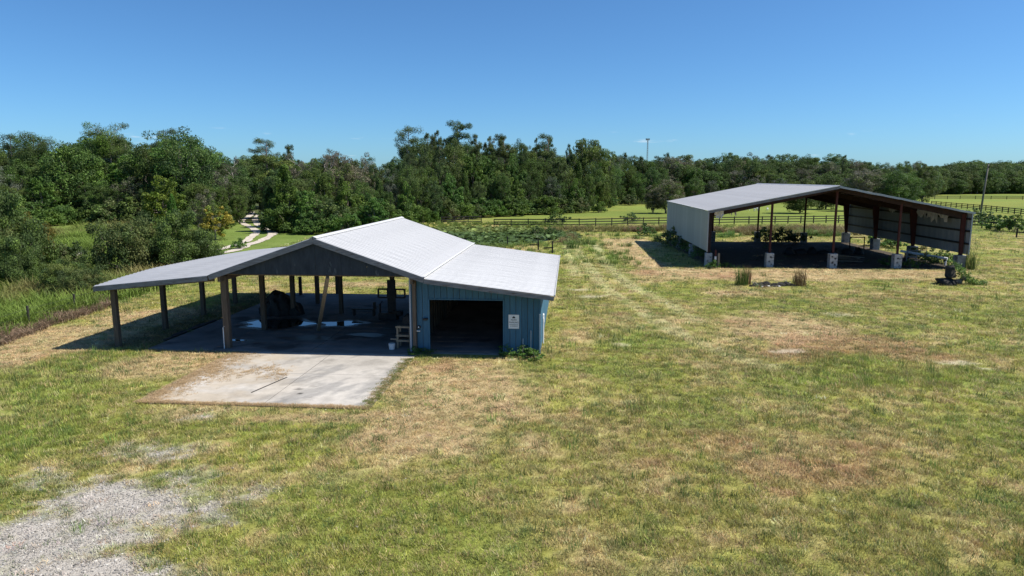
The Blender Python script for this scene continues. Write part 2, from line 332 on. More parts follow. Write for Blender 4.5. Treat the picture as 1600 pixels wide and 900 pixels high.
def zones(x, y):
    """colour (n,3), tuft density factor, tuft height factor"""
    u, v = local_uv(x, y)
    n1 = fbm(x, y, 9.0, 1); n2 = fbm(x, y, 2.6, 2, 5, 0.6); n3 = fbm(x, y, 0.7, 3, 4, 0.65); n4 = fbm(x, y, 30.0, 4)
    c = GREEN2 + (GREEN - GREEN2) * sstep(0.35, 0.65, n2)[:, None]
    o = sstep(0.40, 0.62, n1 * 0.6 + n2 * 0.4)[:, None]; c = c + (OLIVE - c) * o * 0.65
    d = sstep(0.46, 0.68, n2 * 0.5 + n3 * 0.5)[:, None]; c = c + (DRY - c) * d * 0.55
    n5 = fbm(x, y, 0.28, 6, 3, 0.7); c = c * (0.72 + 0.56 * n5)[:, None]; dk = sstep(0.56, 0.74, fbm(x, y, 1.3, 8, 4, .65))[:, None]; c = c + (np.array((0.155, 0.190, 0.050)) - c) * dk * 0.55
    nn = 0.25 * n1 + 0.45 * n2 + 0.30 * n3; sn = 0.7 * fbm(x, y * 2.0, 0.9, 12, 4, .75) + 0.3 * n5 - 0.12
    for k, col, w in (('lush', LUSH, 0.75), ('dry', DRY, 0.85), ('brown', BROWN, 0.75), ('sand', SAND, 0.62)):
        m = mask(k, x, y, nn if k != 'sand' else sn)[:, None]; c = c + (col - c) * m * w * (0.55 + 0.6 * n5[:, None])
    sandm = mask('sand', x, y, sn); grav = gravel_mask(x, y)
    c = c + (GRAV - c) * grav[:, None]
    for t in TRACKS:
        td = poly_dist(x, y, t); m = sstep(0.75, 0.2, td) * sstep(0.2, 0.6, n3 + 0.15); c = c + (PALE - c) * (m * 0.55)[:, None]
    # far field beyond the board fence is bright pasture
    yf = 113 + 0.02 * x
    past = sstep(-2, 3, y - yf + (n1 - 0.5) * 4) * sstep(-12, 6, x + (n1 - .5) * 20 + 0.0 * y)
    past = np.maximum(past, sstep(92, 100, y) * sstep(48, 60, x))
    pc = PASTURE[None] * (0.82 + 0.4 * fbm(x, y, 14.0, 9))[:, None]; pc = pc + (np.array((0.22, 0.22, 0.05)) - pc) * (sstep(0.5, 0.7, fbm(x, y * 2.2, 22.0, 10)) * 0.6)[:, None]
    c = c + (pc - c) * past[:, None]
    # rougher greener ground to the left of the wire fence, and under the woods
    left = sstep(-23.2, -25.0, x + (n2 - 0.5) * 1.5) * (y > 15)
    c = c + (np.array((0.115, 0.175, 0.035)) * (0.75 + 0.5 * n2)[:, None] - c) * left[:, None] * 0.85
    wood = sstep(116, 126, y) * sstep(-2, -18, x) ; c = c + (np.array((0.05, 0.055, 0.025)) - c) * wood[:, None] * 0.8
    # shed floor of dark trodden dirt
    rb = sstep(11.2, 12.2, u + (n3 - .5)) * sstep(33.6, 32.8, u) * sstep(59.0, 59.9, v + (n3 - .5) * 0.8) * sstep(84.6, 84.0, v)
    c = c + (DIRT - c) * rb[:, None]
    bare = sstep(-21.4, -20.4, u) * sstep(-14.6, -15.6, u) * sstep(28.0, 28.6, v) * sstep(43.5, 42.5, v)
    c = c + (np.array((0.13, 0.12, 0.06)) - c) * bare[:, None] * 0.7
    dens = np.clip(1 - 0.93 * grav - 0.85 * sandm - 0.95 * rb, 0, 1)
    hgt = 0.7 + 0.7 * n2 + 0.5 * mask('lush', x, y, nn) - 0.35 * mask('dry', x, y, nn)
    return np.clip(c * (0.86 + 0.28 * n4)[:, None], 0.01, 0.7), dens, hgt
def ground_z(x, y):
    u, v = local_uv(x, y)
    flat = sstep(0, 2.5, np.maximum(np.maximum(-21.5 - u, u + 0.3), np.maximum(20.5 - v, v - 44)))     # level where the barn and its slabs stand
    n = (fbm(x, y, 6.0, 21, 3) - 0.5) * 0.16 + (fbm(x, y, 1.1, 22, 3) - 0.5) * 0.05
    pond = sstep(1.25, 0.7, np.hypot((x + 5.5) / 13.0, (y - 93) / 15.0)) * 0.35
    far = 1 - sstep(85, 140, y)
    return n * flat * far - pond - 0.02
def axis(segs):
    out = []
    for a, b, s0, s1 in segs:
        p = a
        while p < b - 1e-6:
            out.append(p); t = (p - a) / (b - a); p += s0 + (s1 - s0) * t
    out.append(segs[-1][1]); return np.array(out)
gx = axis([(-4000, -400, 900, 300), (-400, -90, 30, 8), (-90, -30, 2.0, 0.35), (-30, 40, 0.2, 0.2), (40, 110, 0.35, 3), (110, 400, 8, 30), (400, 4000, 300, 900)])
gy = axis([(-300, -10, 60, 5), (-10, 8, 1.5, 0.3), (8, 36, 0.16, 0.2), (36, 70, 0.22, 0.4), (70, 130, 0.5, 1.2), (130, 400, 3, 15), (400, 6000, 100, 900)])
XX, YY = np.meshgrid(gx, gy); xf, yf_ = XX.ravel(), YY.ravel()
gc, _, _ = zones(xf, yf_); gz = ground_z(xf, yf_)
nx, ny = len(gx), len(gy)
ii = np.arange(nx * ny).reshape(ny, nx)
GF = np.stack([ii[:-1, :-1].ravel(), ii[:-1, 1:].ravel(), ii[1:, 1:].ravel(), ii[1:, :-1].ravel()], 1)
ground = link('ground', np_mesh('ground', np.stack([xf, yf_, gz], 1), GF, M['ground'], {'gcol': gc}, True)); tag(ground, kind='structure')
def gzp(x, y): return float(ground_z(np.array([float(x)]), np.array([float(y)]))[0])

# ---- sand track (two wheel ruts that swing up into the woods)
tr_pts = [G(*p) for p in [(300,402),(345,392),(372,385),(395,377),(408,369),(413,363),(404,357),(392,350),(388,345),(393,340),(399,335),(402,331)]]
def smooth_line(pts, n=10):
    out = []
    P = [pts[0]] + list(pts) + [pts[-1]]
    for i in range(1, len(P) - 2):
        for k in range(n):
            t = k / n; a, b, c, d = P[i - 1], P[i], P[i + 1], P[i + 2]
            out.append(0.5 * ((2 * b) + (-a + c) * t + (2 * a - 5 * b + 4 * c - d) * t * t + (-a + 3 * b - 3 * c + d) * t ** 3))
    out.append(pts[-1]); return out
tr = smooth_line(tr_pts, 14)
V = []; F = []; Cc = []
for side in (-1, 1):
    base = len(V); W = 6
    for i, p in enumerate(tr):
        d = (tr[min(i + 1, len(tr) - 1)] - tr[max(i - 1, 0)]).normalized(); nrm = Vector((-d.y, d.x, 0))
        wid = 0.36 + 0.30 * float(vnoise(np.array([i * 0.23]), np.array([side * 5.0]), 5)[0]); off = side * (0.95 + 0.2 * math.sin(i * 0.13))
        for k in range(W):
            q = p + nrm * (off + (k / (W - 1) - 0.5) * 2 * wid + (0.18 * (rnd.random() - .5)))
            V.append((q.x, q.y, gzp(q.x, q.y) + 0.05 + 0.006 * (side > 0))); j = 0.85 + 0.3 * rnd.random(); Cc.append((0.50 * j, 0.44 * j, 0.37 * j))
    for i in range(len(tr) - 1):
        for k in range(W - 1): a = base + i * W + k; F.append((a, a + 1, a + W + 1, a + W))
track = link('sand_track', np_mesh('sand_track', V, F, M['sand'], {'gcol': np.array(Cc)}, True)); tag(track, kind='structure')

# ---- pond with lily pads
pv = [(-5.5 + 14.5 * math.cos(a) * (1 + 0.10 * math.sin(3 * a + 1)), 93 + 16.5 * math.sin(a) * (1 + 0.08 * math.sin(2 * a)), -0.22) for a in np.linspace(0, 2 * math.pi, 72, endpoint=False)]
pm = bpy.data.meshes.new('pond'); pm.from_pydata(pv, [], [tuple(range(72))]); pm.materials.append(M['pond']); pond = link('pond', pm); tag(pond, kind='structure')

# ------------------------------------------------------------------ scatter helper (uncountable ground cover)
def scatter(name, pts, rz, scl, idx, col, protos, label, kind='stuff', cat=None, tilt=None):
    me = bpy.data.meshes.new(name); n = len(pts)
    me.vertices.add(n); me.vertices.foreach_set('co', np.asarray(pts, np.float32).ravel())
    a = me.attributes.new('rz', 'FLOAT_VECTOR', 'POINT')
    ro = np.zeros((n, 3), np.float32); ro[:, 2] = rz
    if tilt is not None: ro[:, :2] = tilt
    a.data.foreach_set('vector', ro.ravel())
    a = me.attributes.new('scl', 'FLOAT_VECTOR', 'POINT'); a.data.foreach_set('vector', np.asarray(scl, np.float32).ravel())
    a = me.attributes.new('idx', 'INT', 'POINT'); a.data.foreach_set('value', np.asarray(idx, np.int32))
    a = me.attributes.new('col', 'FLOAT_COLOR', 'POINT'); a.data.foreach_set('color', np.concatenate([col, np.ones((n, 1))], 1).astype(np.float32).ravel())
    me.update()
    o = link(name, me)
    pc = bpy.data.collections.new(name + '_forms')
    for i, pmesh in enumerate(protos): pc.objects.link(bpy.data.objects.new('%s_form_%02d' % (name, i), pmesh))
    ng = bpy.data.node_groups.new(name, 'GeometryNodeTree')
    ng.interface.new_socket('Geometry', in_out='INPUT', socket_type='NodeSocketGeometry'); ng.interface.new_socket('Geometry', in_out='OUTPUT', socket_type='NodeSocketGeometry')
    gi = ng.nodes.new('NodeGroupInput'); go = ng.nodes.new('NodeGroupOutput')
    iop = ng.nodes.new('GeometryNodeInstanceOnPoints'); ci = ng.nodes.new('GeometryNodeCollectionInfo')
    ci.inputs['Collection'].default_value = pc; ci.inputs['Separate Children'].default_value = True; ci.inputs['Reset Children'].default_value = True
    def na(nm, t):
        x = ng.nodes.new('GeometryNodeInputNamedAttribute'); x.data_type = t; x.inputs['Name'].default_value = nm; return x.outputs['Attribute']
    e2r = ng.nodes.new('FunctionNodeEulerToRotation')
    ng.links.new(na('rz', 'FLOAT_VECTOR'), e2r.inputs[0]); ng.links.new(e2r.outputs[0], iop.inputs['Rotation'])
    ng.links.new(na('scl', 'FLOAT_VECTOR'), iop.inputs['Scale']); ng.links.new(na('idx', 'INT'), iop.inputs['Instance Index'])
    iop.inputs['Pick Instance'].default_value = True
    ng.links.new(gi.outputs[0], iop.inputs['Points']); ng.links.new(ci.outputs[0], iop.inputs['Instance']); ng.links.new(iop.outputs[0], go.inputs[0])
    md = o.modifiers.new('scatter', 'NODES'); md.node_group = ng
    tag(o, label, cat, kind=kind); return o
def tuft_mesh(name, n, rad, h, w, lean, rg, mat, seg=1):
    V = []; F = []
    for i in range(n):
        a = rg.uniform(0, 6.28); r = rad * math.sqrt(rg.random()); bx, by = r * math.cos(a), r * math.sin(a)
        b = rg.uniform(0, 6.28); hh = h * rg.uniform(0.55, 1.15); l = hh * lean * rg.uniform(0.3, 1.2)
        dx, dy = math.cos(b), math.sin(b); sx, sy = -dy * w / 2, dx * w / 2; k = len(V)
        if seg == 1:
            V += [(bx - sx, by - sy, -0.01), (bx + sx, by + sy, -0.01), (bx + dx * l + sx * .2, by + dy * l + sy * .2, hh), (bx + dx * l - sx * .2, by + dy * l - sy * .2, hh)]; F.append((k, k + 1, k + 2, k + 3))
        else:
            m1 = (bx + dx * l * .25, by + dy * l * .25, hh * .6); t = (bx + dx * l, by + dy * l, hh)
            V += [(bx - sx, by - sy, -0.01), (bx + sx, by + sy, -0.01), (m1[0] + sx * .8, m1[1] + sy * .8, m1[2]), (m1[0] - sx * .8, m1[1] - sy * .8, m1[2]), (t[0] + sx * .1, t[1] + sy * .1, t[2]), (t[0] - sx * .1, t[1] - sy * .1, t[2])]
            F += [(k, k + 1, k + 2, k + 3), (k + 3, k + 2, k + 4, k + 5)]
    return np_mesh(name, np.array(V), np.array(F), mat)
rg = np.random.default_rng(3)
lawn_forms = [tuft_mesh('turf_tuft', 16, 0.11, 0.055 + 0.015 * (i % 3), 0.013, 1.3, rg, M['grass']) for i in range(6)]
def jitter_pts(x0, x1, y0, y1, dens):
    n = int((x1 - x0) * (y1 - y0) * dens); return rng.uniform(x0, x1, n), rng.uniform(y0, y1, n)
def off_slab(x, y):
    u, v = local_uv(x, y)
    a = (u > -18.6) & (u < -1.2) & (v > 28.0) & (v < 43.2)
    b = (u > -14.55) & (u < -6.5) & (v > 21.1) & (v < 28.05)
    p = np.hypot((x + 5.5) / 14.5, (y - 93) / 16.5) < 1.0
    return ~(a | b | p)
P = []
for (y0, y1, dens, s) in ((9, 15, 130, 1.0), (15, 21, 95, 1.1), (21, 30, 55, 1.35), (30, 44, 26, 1.8), (44, 64, 10, 2.5), (64, 90, 4, 3.2), (90, 114, 1.6, 4.0)):
    w = 0.80 * y1 + 3
    x, y = jitter_pts(-min(w, 26 + 0 * y1), w, y0, y1, dens); P.append(np.stack([x, y, np.full_like(x, s)], 1))
P = np.concatenate(P); x, y, s = P.T
c, dn, hh = zones(x, y); u_, v_ = local_uv(x, y)
keep = (rng.random(len(x)) < dn * (0.45 + 0.9 * fbm(x, y, 0.5, 40, 2))) & off_slab(x, y)
x, y, s, c, hh = x[keep], y[keep], s[keep], c[keep], hh[keep]; n = len(x)
var = rng.lognormal(0.0, 0.32, (n, 1)) * (1 + rng.normal(0, 0.06, (n, 3))); strawy = (rng.random(n) < 0.22)[:, None]
cc = np.where(strawy, c * 0.4 + DRY * 0.75, c * 1.2) * var; dkt = (rng.random(n) < 0.16 * sstep(.35, .65, fbm(x, y, 1.6, 44)) + .03)[:, None]; cc = np.where(dkt, np.array((0.095, 0.145, 0.045)) * var, cc)
sc = np.stack([s * rng.uniform(.8, 1.3, n), s * rng.uniform(.8, 1.3, n), s ** 0.35 * hh * rng.uniform(.6, 1.35, n)], 1)
tallt = rng.random(n) < .018; sc[tallt, 2] *= rng.uniform(1.8, 3.2, tallt.sum()); cc[tallt] = np.array((0.12, 0.19, 0.045)) * rng.lognormal(0, .3, (tallt.sum(), 1))
scatter('lawn_grass', np.stack([x, y, ground_z(x, y)], 1), rng.uniform(0, 6.28, n), sc, rng.integers(0, 6, n), np.clip(cc, 0.01, 0.8), lawn_forms, 'patchy mown lawn grass, green mixed with straw-coloured dead turf')

# gravel chips
def chip(i):
    rr = np.random.default_rng(50 + i); bm = bmesh.new(); bmesh.ops.create_icosphere(bm, subdivisions=1, radius=0.5)
    for v in bm.verts: v.co = Vector((v.co.x * 1.1, v.co.y * 0.8, v.co.z * 0.55)) * float(rr.uniform(.75, 1.2))
    me = bpy.data.meshes.new('chip'); bm.to_mesh(me); bm.free(); me.materials.append(M['grass']); return me
x, y = jitter_pts(-19, -2, 9.5, 24, 620); gm = gravel_mask(x, y); k = rng.random(len(x)) < gm ** 1.3 * 0.9 + 0.004
x, y = x[k], y[k]; n = len(x); s = rng.lognormal(-3.65, 0.45, n)[:, None] * np.ones((1, 3))
j = rng.lognormal(0, 0.28, (n, 1)); scatter('gravel', np.stack([x, y, ground_z(x, y) + 0.008], 1), rng.uniform(0, 6.28, n), s, rng.integers(0, 3, n), np.clip(np.array((0.43, 0.40, 0.365)) * j, .05, .8), [chip(i) for i in range(3)], 'pale grey crushed gravel spread over the worn drive')

# tall green grass beyond the wire fence, on the left
tall_forms = [tuft_mesh('tall_tuft', 26, 0.30, 0.58 + .10 * i, 0.032, 0.85, rg, M['grass'], 2) for i in range(4)]
x, y = jitter_pts(-75, -24.0, 22, 118, 4.0)
u_, v_ = local_uv(x, y); td = poly_dist(x, y, tr_pts); n1 = fbm(x, y, 5, 61)
k = (x < -24.3 - 0.0 * y + (n1 - .5) * 1.2) & (td > 1.5) & ((y < 60) | (x < -0.44 * y + 2)) & (n1 > 0.40) & (x > -0.85 * y - 4) & (rng.random(len(x)) < np.clip(1.3 - y / 110, 0.2, 1))
x, y, n1 = x[k], y[k], n1[k]; n = len(x)
base = np.array((0.165, 0.235, 0.042)) + (np.array((0.24, 0.215, 0.08)) - np.array((0.165, 0.235, 0.042))) * sstep(.5, .7, fbm(x, y, 7, 62))[:, None]
sc = (0.6 + 0.9 * n1[:, None] * np.ones((1, 3))) * rng.uniform(.75, 1.25, (n, 3)); sc[:, :2] *= (1 + y / 60)[:, None] * 0.75
sc *= sstep(3, 14, td[k])[:, None] * 0.78 + 0.22
scatter('tall_grass', np.stack([x, y, ground_z(x, y)], 1), rng.uniform(0, 6.28, n), sc, rng.integers(0, 4, n), np.clip(base * rng.normal(1, .2, (n, 1)), .01, .6), tall_forms, 'tall bright green grass growing wild beyond the wire fence')

# brown dead grass along the wire fence
x, y = jitter_pts(-26.5, -22.5, 30, 46, 22); n1 = fbm(x, y, 2.2, 66)
k = (abs(x + 24.3 + (fbm(x * 0, y, 3, 5) - .5) * 1.0) < 0.75) & (n1 > 0.50); x, y = x[k], y[k]; n = len(x)
scatter('dead_grass', np.stack([x, y, ground_z(x, y)], 1), rng.uniform(0, 6.28, n), rng.uniform(.45, 1.0, (n, 3)) * np.array((1.2, 1.2, .6)), rng.integers(0, 4, n), (np.array((0.23, 0.155, 0.11)) + np.array((.06, .06, .03)) * rng.random((n, 1))) * rng.normal(1, .25, (n, 1)), tall_forms, 'matted brown dead grass lining the wire fence')

# weed belts: behind the lawn, round the pond and behind and inside the steel shed
X_, Y_, S_, C_ = [], [], [], []
def belt(x0, x1, y0, y1, dens, size, col, thr, seed, f=None):
    x, y = jitter_pts(x0, x1, y0, y1, dens); q = fbm(x, y, 4.0, seed); k = q > thr
    if f is not None: k &= f(x, y)
    x, y, q = x[k], y[k], q[k]; X_.append(x); Y_.append(y); S_.append(size * (0.6 + q) * rng.uniform(.7, 1.3, len(x))); C_.append(np.array(col) * rng.normal(1, .22, (len(x), 1)))
inside_rb = lambda x, y: (local_uv(x, y)[0] > 12.4) & (local_uv(x, y)[0] < 32.6) & (local_uv(x, y)[1] > 60) & (local_uv(x, y)[1] < 83.8)
not_rb = lambda x, y: ~inside_rb(x, y)
belt(2, 60, 97, 104, 2.2, .62, (0.17, 0.16, 0.055), 0.38, 70); belt(2, 60, 96, 102, 2.4, .66, (0.19, 0.13, 0.075), 0.50, 71)
belt(3, 50, 103, 111, 1.6, 0.35, (0.13, 0.20, 0.04), 0.40, 72); belt(6, 22, 76, 92, 1.3, 0.55, (0.13, 0.20, 0.045), 0.50, 73, not_rb)
belt(4.0, 8, 80, 90, 2.6, 0.6, (0.23, 0.17, 0.085), 0.48, 74); belt(-22, 4, 74, 80, 2, 0.45, (0.14, 0.20, 0.04), 0.40, 75)
belt(-30, 8, 106, 117, 2.2, 0.5, (0.14, 0.20, 0.04), 0.36, 76); belt(22, 44, 87, 95, 2.6, .6, (0.11, 0.20, 0.045), 0.45, 77, not_rb); belt(26, 60, 90, 99, 1.2, .8, (0.22, 0.19, 0.08), 0.5, 78, not_rb)
belt(-22, 12, 60, 72, 1.2, 0.45, (0.13, 0.20, 0.04), 0.52, 79)
x, y, s, c = np.concatenate(X_), np.concatenate(Y_), np.concatenate(S_), np.concatenate(C_); k = np.hypot((x + 5.5) / 13, (y - 93) / 15) > 1; x, y, s, c = x[k], y[k], s[k], c[k]; n = len(x)
scatter('rough_weeds', np.stack([x, y, ground_z(x, y)], 1), rng.uniform(0, 6.28, n), s[:, None] * np.stack([np.full(n, 1.5), np.full(n, 1.5), rng.uniform(.7, 1.3, n)], 1), rng.integers(0, 4, n), np.clip(c, .01, .6), tall_forms, 'rough unmown weeds and tall grass between lawn and pasture')

# lily pads
def pad(i):
    V = [(0, 0, 0)] + [(0.5 * math.cos(a), 0.5 * math.sin(a), 0.05 * math.sin(2 * a + i)) for a in np.linspace(0.2, 6.1, 10)]
    me = bpy.data.meshes.new('pad'); me.from_pydata(V, [], [(0, k, k + 1) for k in range(1, 10)]); me.materials.append(M['grass']); return me
x, y = jitter_pts(-21, 10, 75, 111, 6.5); q = fbm(x, y, 3.5, 90); k = (np.hypot((x + 5.5) / 14.5, (y - 93) / 16.5) < 1.04) & (q > 0.36); x, y, q = x[k], y[k], q[k]; n = len(x)
pc = np.array((0.085, 0.135, 0.04)) + (np.array((0.15, 0.19, 0.05)) - np.array((0.085, 0.135, 0.04))) * sstep(96, 103, y + (q - .5) * 14)[:, None]
s = rng.uniform(.35, .85, (n, 1)) * np.ones((1, 3))
scatter('lily_pads', np.stack([x, y, -0.20 + rng.uniform(0, .28, n)], 1), rng.uniform(0, 6.28, n), s, rng.integers(0, 3, n), np.clip(pc * rng.lognormal(0, .3, (n, 1)), .01, .5), [pad(i) for i in range(3)], 'lily pads and water plants crowding the pond', tilt=rng.normal(0, .28, (n, 2)))

# ------------------------------------------------------------------ slabs of concrete (barn floor and sunlit apron)
def lw_empty(name, u, v, z=0.0):
    return empty(name, LW(u, v, z), -TH)
floor_root = lw_empty('barn_floor', 0, 0); tag(floor_root, kind='structure')
fu = [-18.6, -15.6, -11.2, -6.85]; fv = [28.05, 33.0, 38.0, 43.1]
for i in range(3):
    for j in range(3):
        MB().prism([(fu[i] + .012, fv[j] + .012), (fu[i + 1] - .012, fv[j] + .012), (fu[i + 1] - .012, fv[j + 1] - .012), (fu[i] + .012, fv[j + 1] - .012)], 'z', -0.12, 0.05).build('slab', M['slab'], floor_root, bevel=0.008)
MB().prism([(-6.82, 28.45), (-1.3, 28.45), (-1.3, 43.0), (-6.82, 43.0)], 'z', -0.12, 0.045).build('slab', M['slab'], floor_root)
apron = lw_empty('concrete_apron', 0, 0); tag(apron, kind='structure')
def apron_panel(u0, u1, v0, v1, du):
    nu, nv = int((u1 - u0) / 0.08), int((v1 - v0) / 0.08)
    uu, vv = np.meshgrid(np.linspace(u0, u1, nu), np.linspace(v0, v1, nv)); uu = uu + (du * (vv - 21.1))
    U, Vv = uu.ravel(), vv.ravel(); n1 = fbm(U, Vv, 2.4, 101, 5, .6); n2 = fbm(U * 1.0 - Vv * .6, Vv * .35 + U * .2, 0.9, 102, 5, .65); n3 = fbm(U, Vv, .35, 103, 3)
    c = np.array((0.455, 0.42, 0.38)) * (0.75 + 0.5 * n1)[:, None]; c = c * (1 - .22 * sstep(.5, .7, fbm(U, Vv, 1.1, 111, 5, .6)))[:, None]
    st = sstep(.50, .64, n2 * .7 + n1 * .3) * sstep(-13.2, -10.2, U); c = c + (np.array((0.20, 0.195, 0.19)) - c) * (st * .6)[:, None]
    # straw washed onto the slab: along the left edge, along the cross joint
    straw = np.maximum(sstep(1.7, 0.0, U - (-14.75 + (Vv - 21.1) * -0.05)) * 1.0, np.maximum(sstep(.55, 0, abs(Vv - 25.05 + .9 * (n2 - .5))) * sstep(-10.6, -12.5, U) * .8, 0.65 * np.exp(-((U + 11.3) / .9) ** 2 - ((Vv - 25.6) / 1.3) ** 2)))
    sm = sstep(.45, .85, straw * (.15 + 1.1 * n3 + .5 * (n2 - .5))); c = c + (DRY * 1.05 - c) * (sm * .9)[:, None]
    spot = sstep(.80, .84, fbm(U, Vv, .22, 107, 1)) * np.exp(-((U + 9.3) / .9) ** 2 - ((Vv - 22.6) / .7) ** 2) * 1.2; tan = sstep(.48, .68, fbm(U * .6, Vv, 1.7, 115, 5, .65)) * sstep(-8.5, -12.5, U); c = c + (np.array((0.40, 0.31, 0.20)) - c) * (tan * .45)[:, None]; c = c * (1 - .75 * np.clip(spot, 0, 1))[:, None]
    z = 0.014 + (n1 - .5) * .012
    Vt = np.stack([U, Vv, z], 1); ix = np.arange(nu * nv).reshape(nv, nu)
    Fq = np.stack([ix[:-1, :-1].ravel(), ix[:-1, 1:].ravel(), ix[1:, 1:].ravel(), ix[1:, :-1].ravel()], 1)
    # skirt so that each slab has its thickness
    ring = list(ix[0, :]) + list(ix[1:, -1]) + list(ix[-1, -2::-1]) + list(ix[-2:0:-1, 0]); b = len(Vt)
    low = Vt[ring].copy(); low[:, 2] = -0.12; Vt = np.concatenate([Vt, low]); c = np.concatenate([c, c[ring] * .8]); m = len(ring)
    Fs = np.array([(ring[(k + 1) % m], ring[k], b + k, b + (k + 1) % m) for k in range(m)])
    return link('slab', np_mesh('slab', Vt, np.concatenate([Fq, Fs]), M['concrete'], {'gcol': c}, False), apron)
for (a, b) in ((-14.6, -10.2), (-10.18, -6.5)):
    for (c_, d_) in ((21.12, 24.9), (24.915, 28.03)): apron_panel(a, b, c_, d_, -0.0)
# expansion strip, dark scar in the slab
MB().box((-10.19, 24.5, -0.05), (0.04, 6.6, 0.12)).build('joint_filler', M['timber_dark'], apron)
MB().box((-10.9, 23.4, 0.022), (0.05, 2.0, 0.012), Matrix.Rotation(R(-14), 3, 'Z')).build('joint_strip', M['dark_steel'], apron)
# loose straw and turf spilling over the slab edges
X_, Y_, C_ = [], [], []
for _ in range(4200):
    e = rnd.random()
    if e < .42: u = -14.6 + abs(rnd.gauss(0, .55)); v = rnd.uniform(21.1, 28)
    elif e < .52: u = rnd.uniform(-14.6, -10.8); v = 25.0 + rnd.gauss(0, .5) + .35 * math.sin(u * 3)
    elif e < .82: u = rnd.uniform(-14.6, -6.5); v = 21.12 + abs(rnd.gauss(0, .10))
    else: u = -6.5 - abs(rnd.gauss(0, .2)); v = rnd.uniform(21.1, 27.5)
    p = LW(u, v); X_.append(p.x); Y_.append(p.y); C_.append(np.array((0.15, 0.18, 0.04) if (e > .82 and rnd.random() < .6) else DRY * 1.05) * rnd.uniform(.7, 1.25))
n = len(X_); scatter('loose_straw', np.stack([X_, Y_, np.full(n, 0.016)], 1), rng.uniform(0, 6.28, n), np.stack([rng.uniform(.5, 1.1, n), rng.uniform(.5, 1.1, n), rng.uniform(.25, .6, n)], 1), rng.integers(0, 6, n), np.array(C_), lawn_forms, 'loose straw and turf creeping over the edges of the concrete apron')

def puddle(cu, cv, pts, ang=0):
    me = bpy.data.meshes.new('puddle'); n = len(pts)
    me.from_pydata([(cu + a, cv + b, 0.056) for a, b in pts], [], [tuple(range(n))]); me.materials.append(M['puddle'])
    bm = bmesh.new(); bm.from_mesh(me); bmesh.ops.recalc_face_normals(bm, faces=bm.faces)
    for f in bm.faces:
        if f.normal.z < 0: f.normal_flip()
    bm.to_mesh(me); bm.free()
    o = link('puddle', me, None, (0, 0, 0), (0, 0, -TH)); tag(o, kind='structure'); return o
def wob(rx, ry, seed, n=40):
    rr = random.Random(seed); ph = [rr.uniform(0, 6.28) for _ in range(4)]
    return [(rx * math.cos(a) * (1 + .18 * math.sin(3 * a + ph[0]) + .10 * math.sin(7 * a + ph[1])), ry * math.sin(a) * (1 + .22 * math.sin(2 * a + ph[2]) + .12 * math.sin(5 * a + ph[3]))) for a in [2 * math.pi * k / n for k in range(n)]]
M['damp'] = noisy('damp_concrete', (0.035, 0.034, 0.033), (0.07, 0.068, 0.066), 2.5, 0.38, spec=0.5)
for cu_, cv_, rx_, ry_, sd_ in ((-15.0, 33.6, 2.15, 1.3, 1), (-11.75, 33.9, 1.3, .95, 2), (-15.4, 29.9, .8, .35, 3), (-12.3, 30.6, 1.3, .45, 5), (-9.6, 31.5, .9, .4, 6)):
    o = puddle(cu_, cv_, wob(rx_, ry_, sd_)); o.name = 'damp_patch'; o.data.materials.clear(); o.data.materials.append(M['damp']); o.location.z = -.003
puddle(-15.0, 33.6, wob(1.75, 0.95, 1)); puddle(-11.75, 33.9, wob(0.95, 0.62, 2)); puddle(-15.4, 29.9, wob(.42, .16, 3))

# ------------------------------------------------------------------ pole barn
barn = lw_empty('pole_barn', 0, 0)
tag(barn, 'open-sided pole barn with white metal gable roof and attached blue garage', 'barn')
VF, VB = 27.9, 43.3
def sheet_mesh(name, L, w, mat, nribs=3, rib=0.022, thick=0.012, matlow=None):
    """ribbed roofing sheet: x along the slope 0..L, y across 0..w"""
    prof = [(0.0, 0.0)]; step = w / nribs
    for i in range(nribs):
        c = (i + .5) * step; prof += [(c - .085, 0), (c - .022, rib), (c + .022, rib), (c + .045, 0)]
    prof += [(w - 0.075, 0.0), (w - 0.004, 0.0)]
    n = len(prof); mb = MB()
    vs = [(0, y, z) for y, z in prof] + [(L, y, z) for y, z in prof] + [(0, y, z - thick) for y, z in prof] + [(L, y, z - thick) for y, z in prof]
    top = [(i, i + n, i + n + 1, i + 1) for i in range(n - 1)]; bot = [(2 * n + i, 2 * n + i + 1, 3 * n + i + 1, 3 * n + i) for i in range(n - 1)]
    ends = [(i, i + 1, 2 * n + i + 1, 2 * n + i) for i in range(n - 1)] + [(n + i, 3 * n + i, 3 * n + i + 1, n + i + 1) for i in range(n - 1)]
    side = [(0, 2 * n, 3 * n, n), (n - 1, 2 * n - 1, 4 * n - 1, 3 * n - 1)]
    mb.add(vs, top); mb.cur = 1; mb.f += [tuple(f) for f in bot]; mb.mi += [1] * len(bot); mb.f += [tuple(f) for f in ends + side]; mb.mi += [0] * (len(ends) + 2)
    
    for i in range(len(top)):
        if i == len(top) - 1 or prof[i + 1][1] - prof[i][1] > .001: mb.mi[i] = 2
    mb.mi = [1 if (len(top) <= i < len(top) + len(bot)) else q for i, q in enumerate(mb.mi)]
    return mb.mesh(name, [mat, matlow or M['underside'], M['lap_grime_shade']])
_sheet_cache = {}
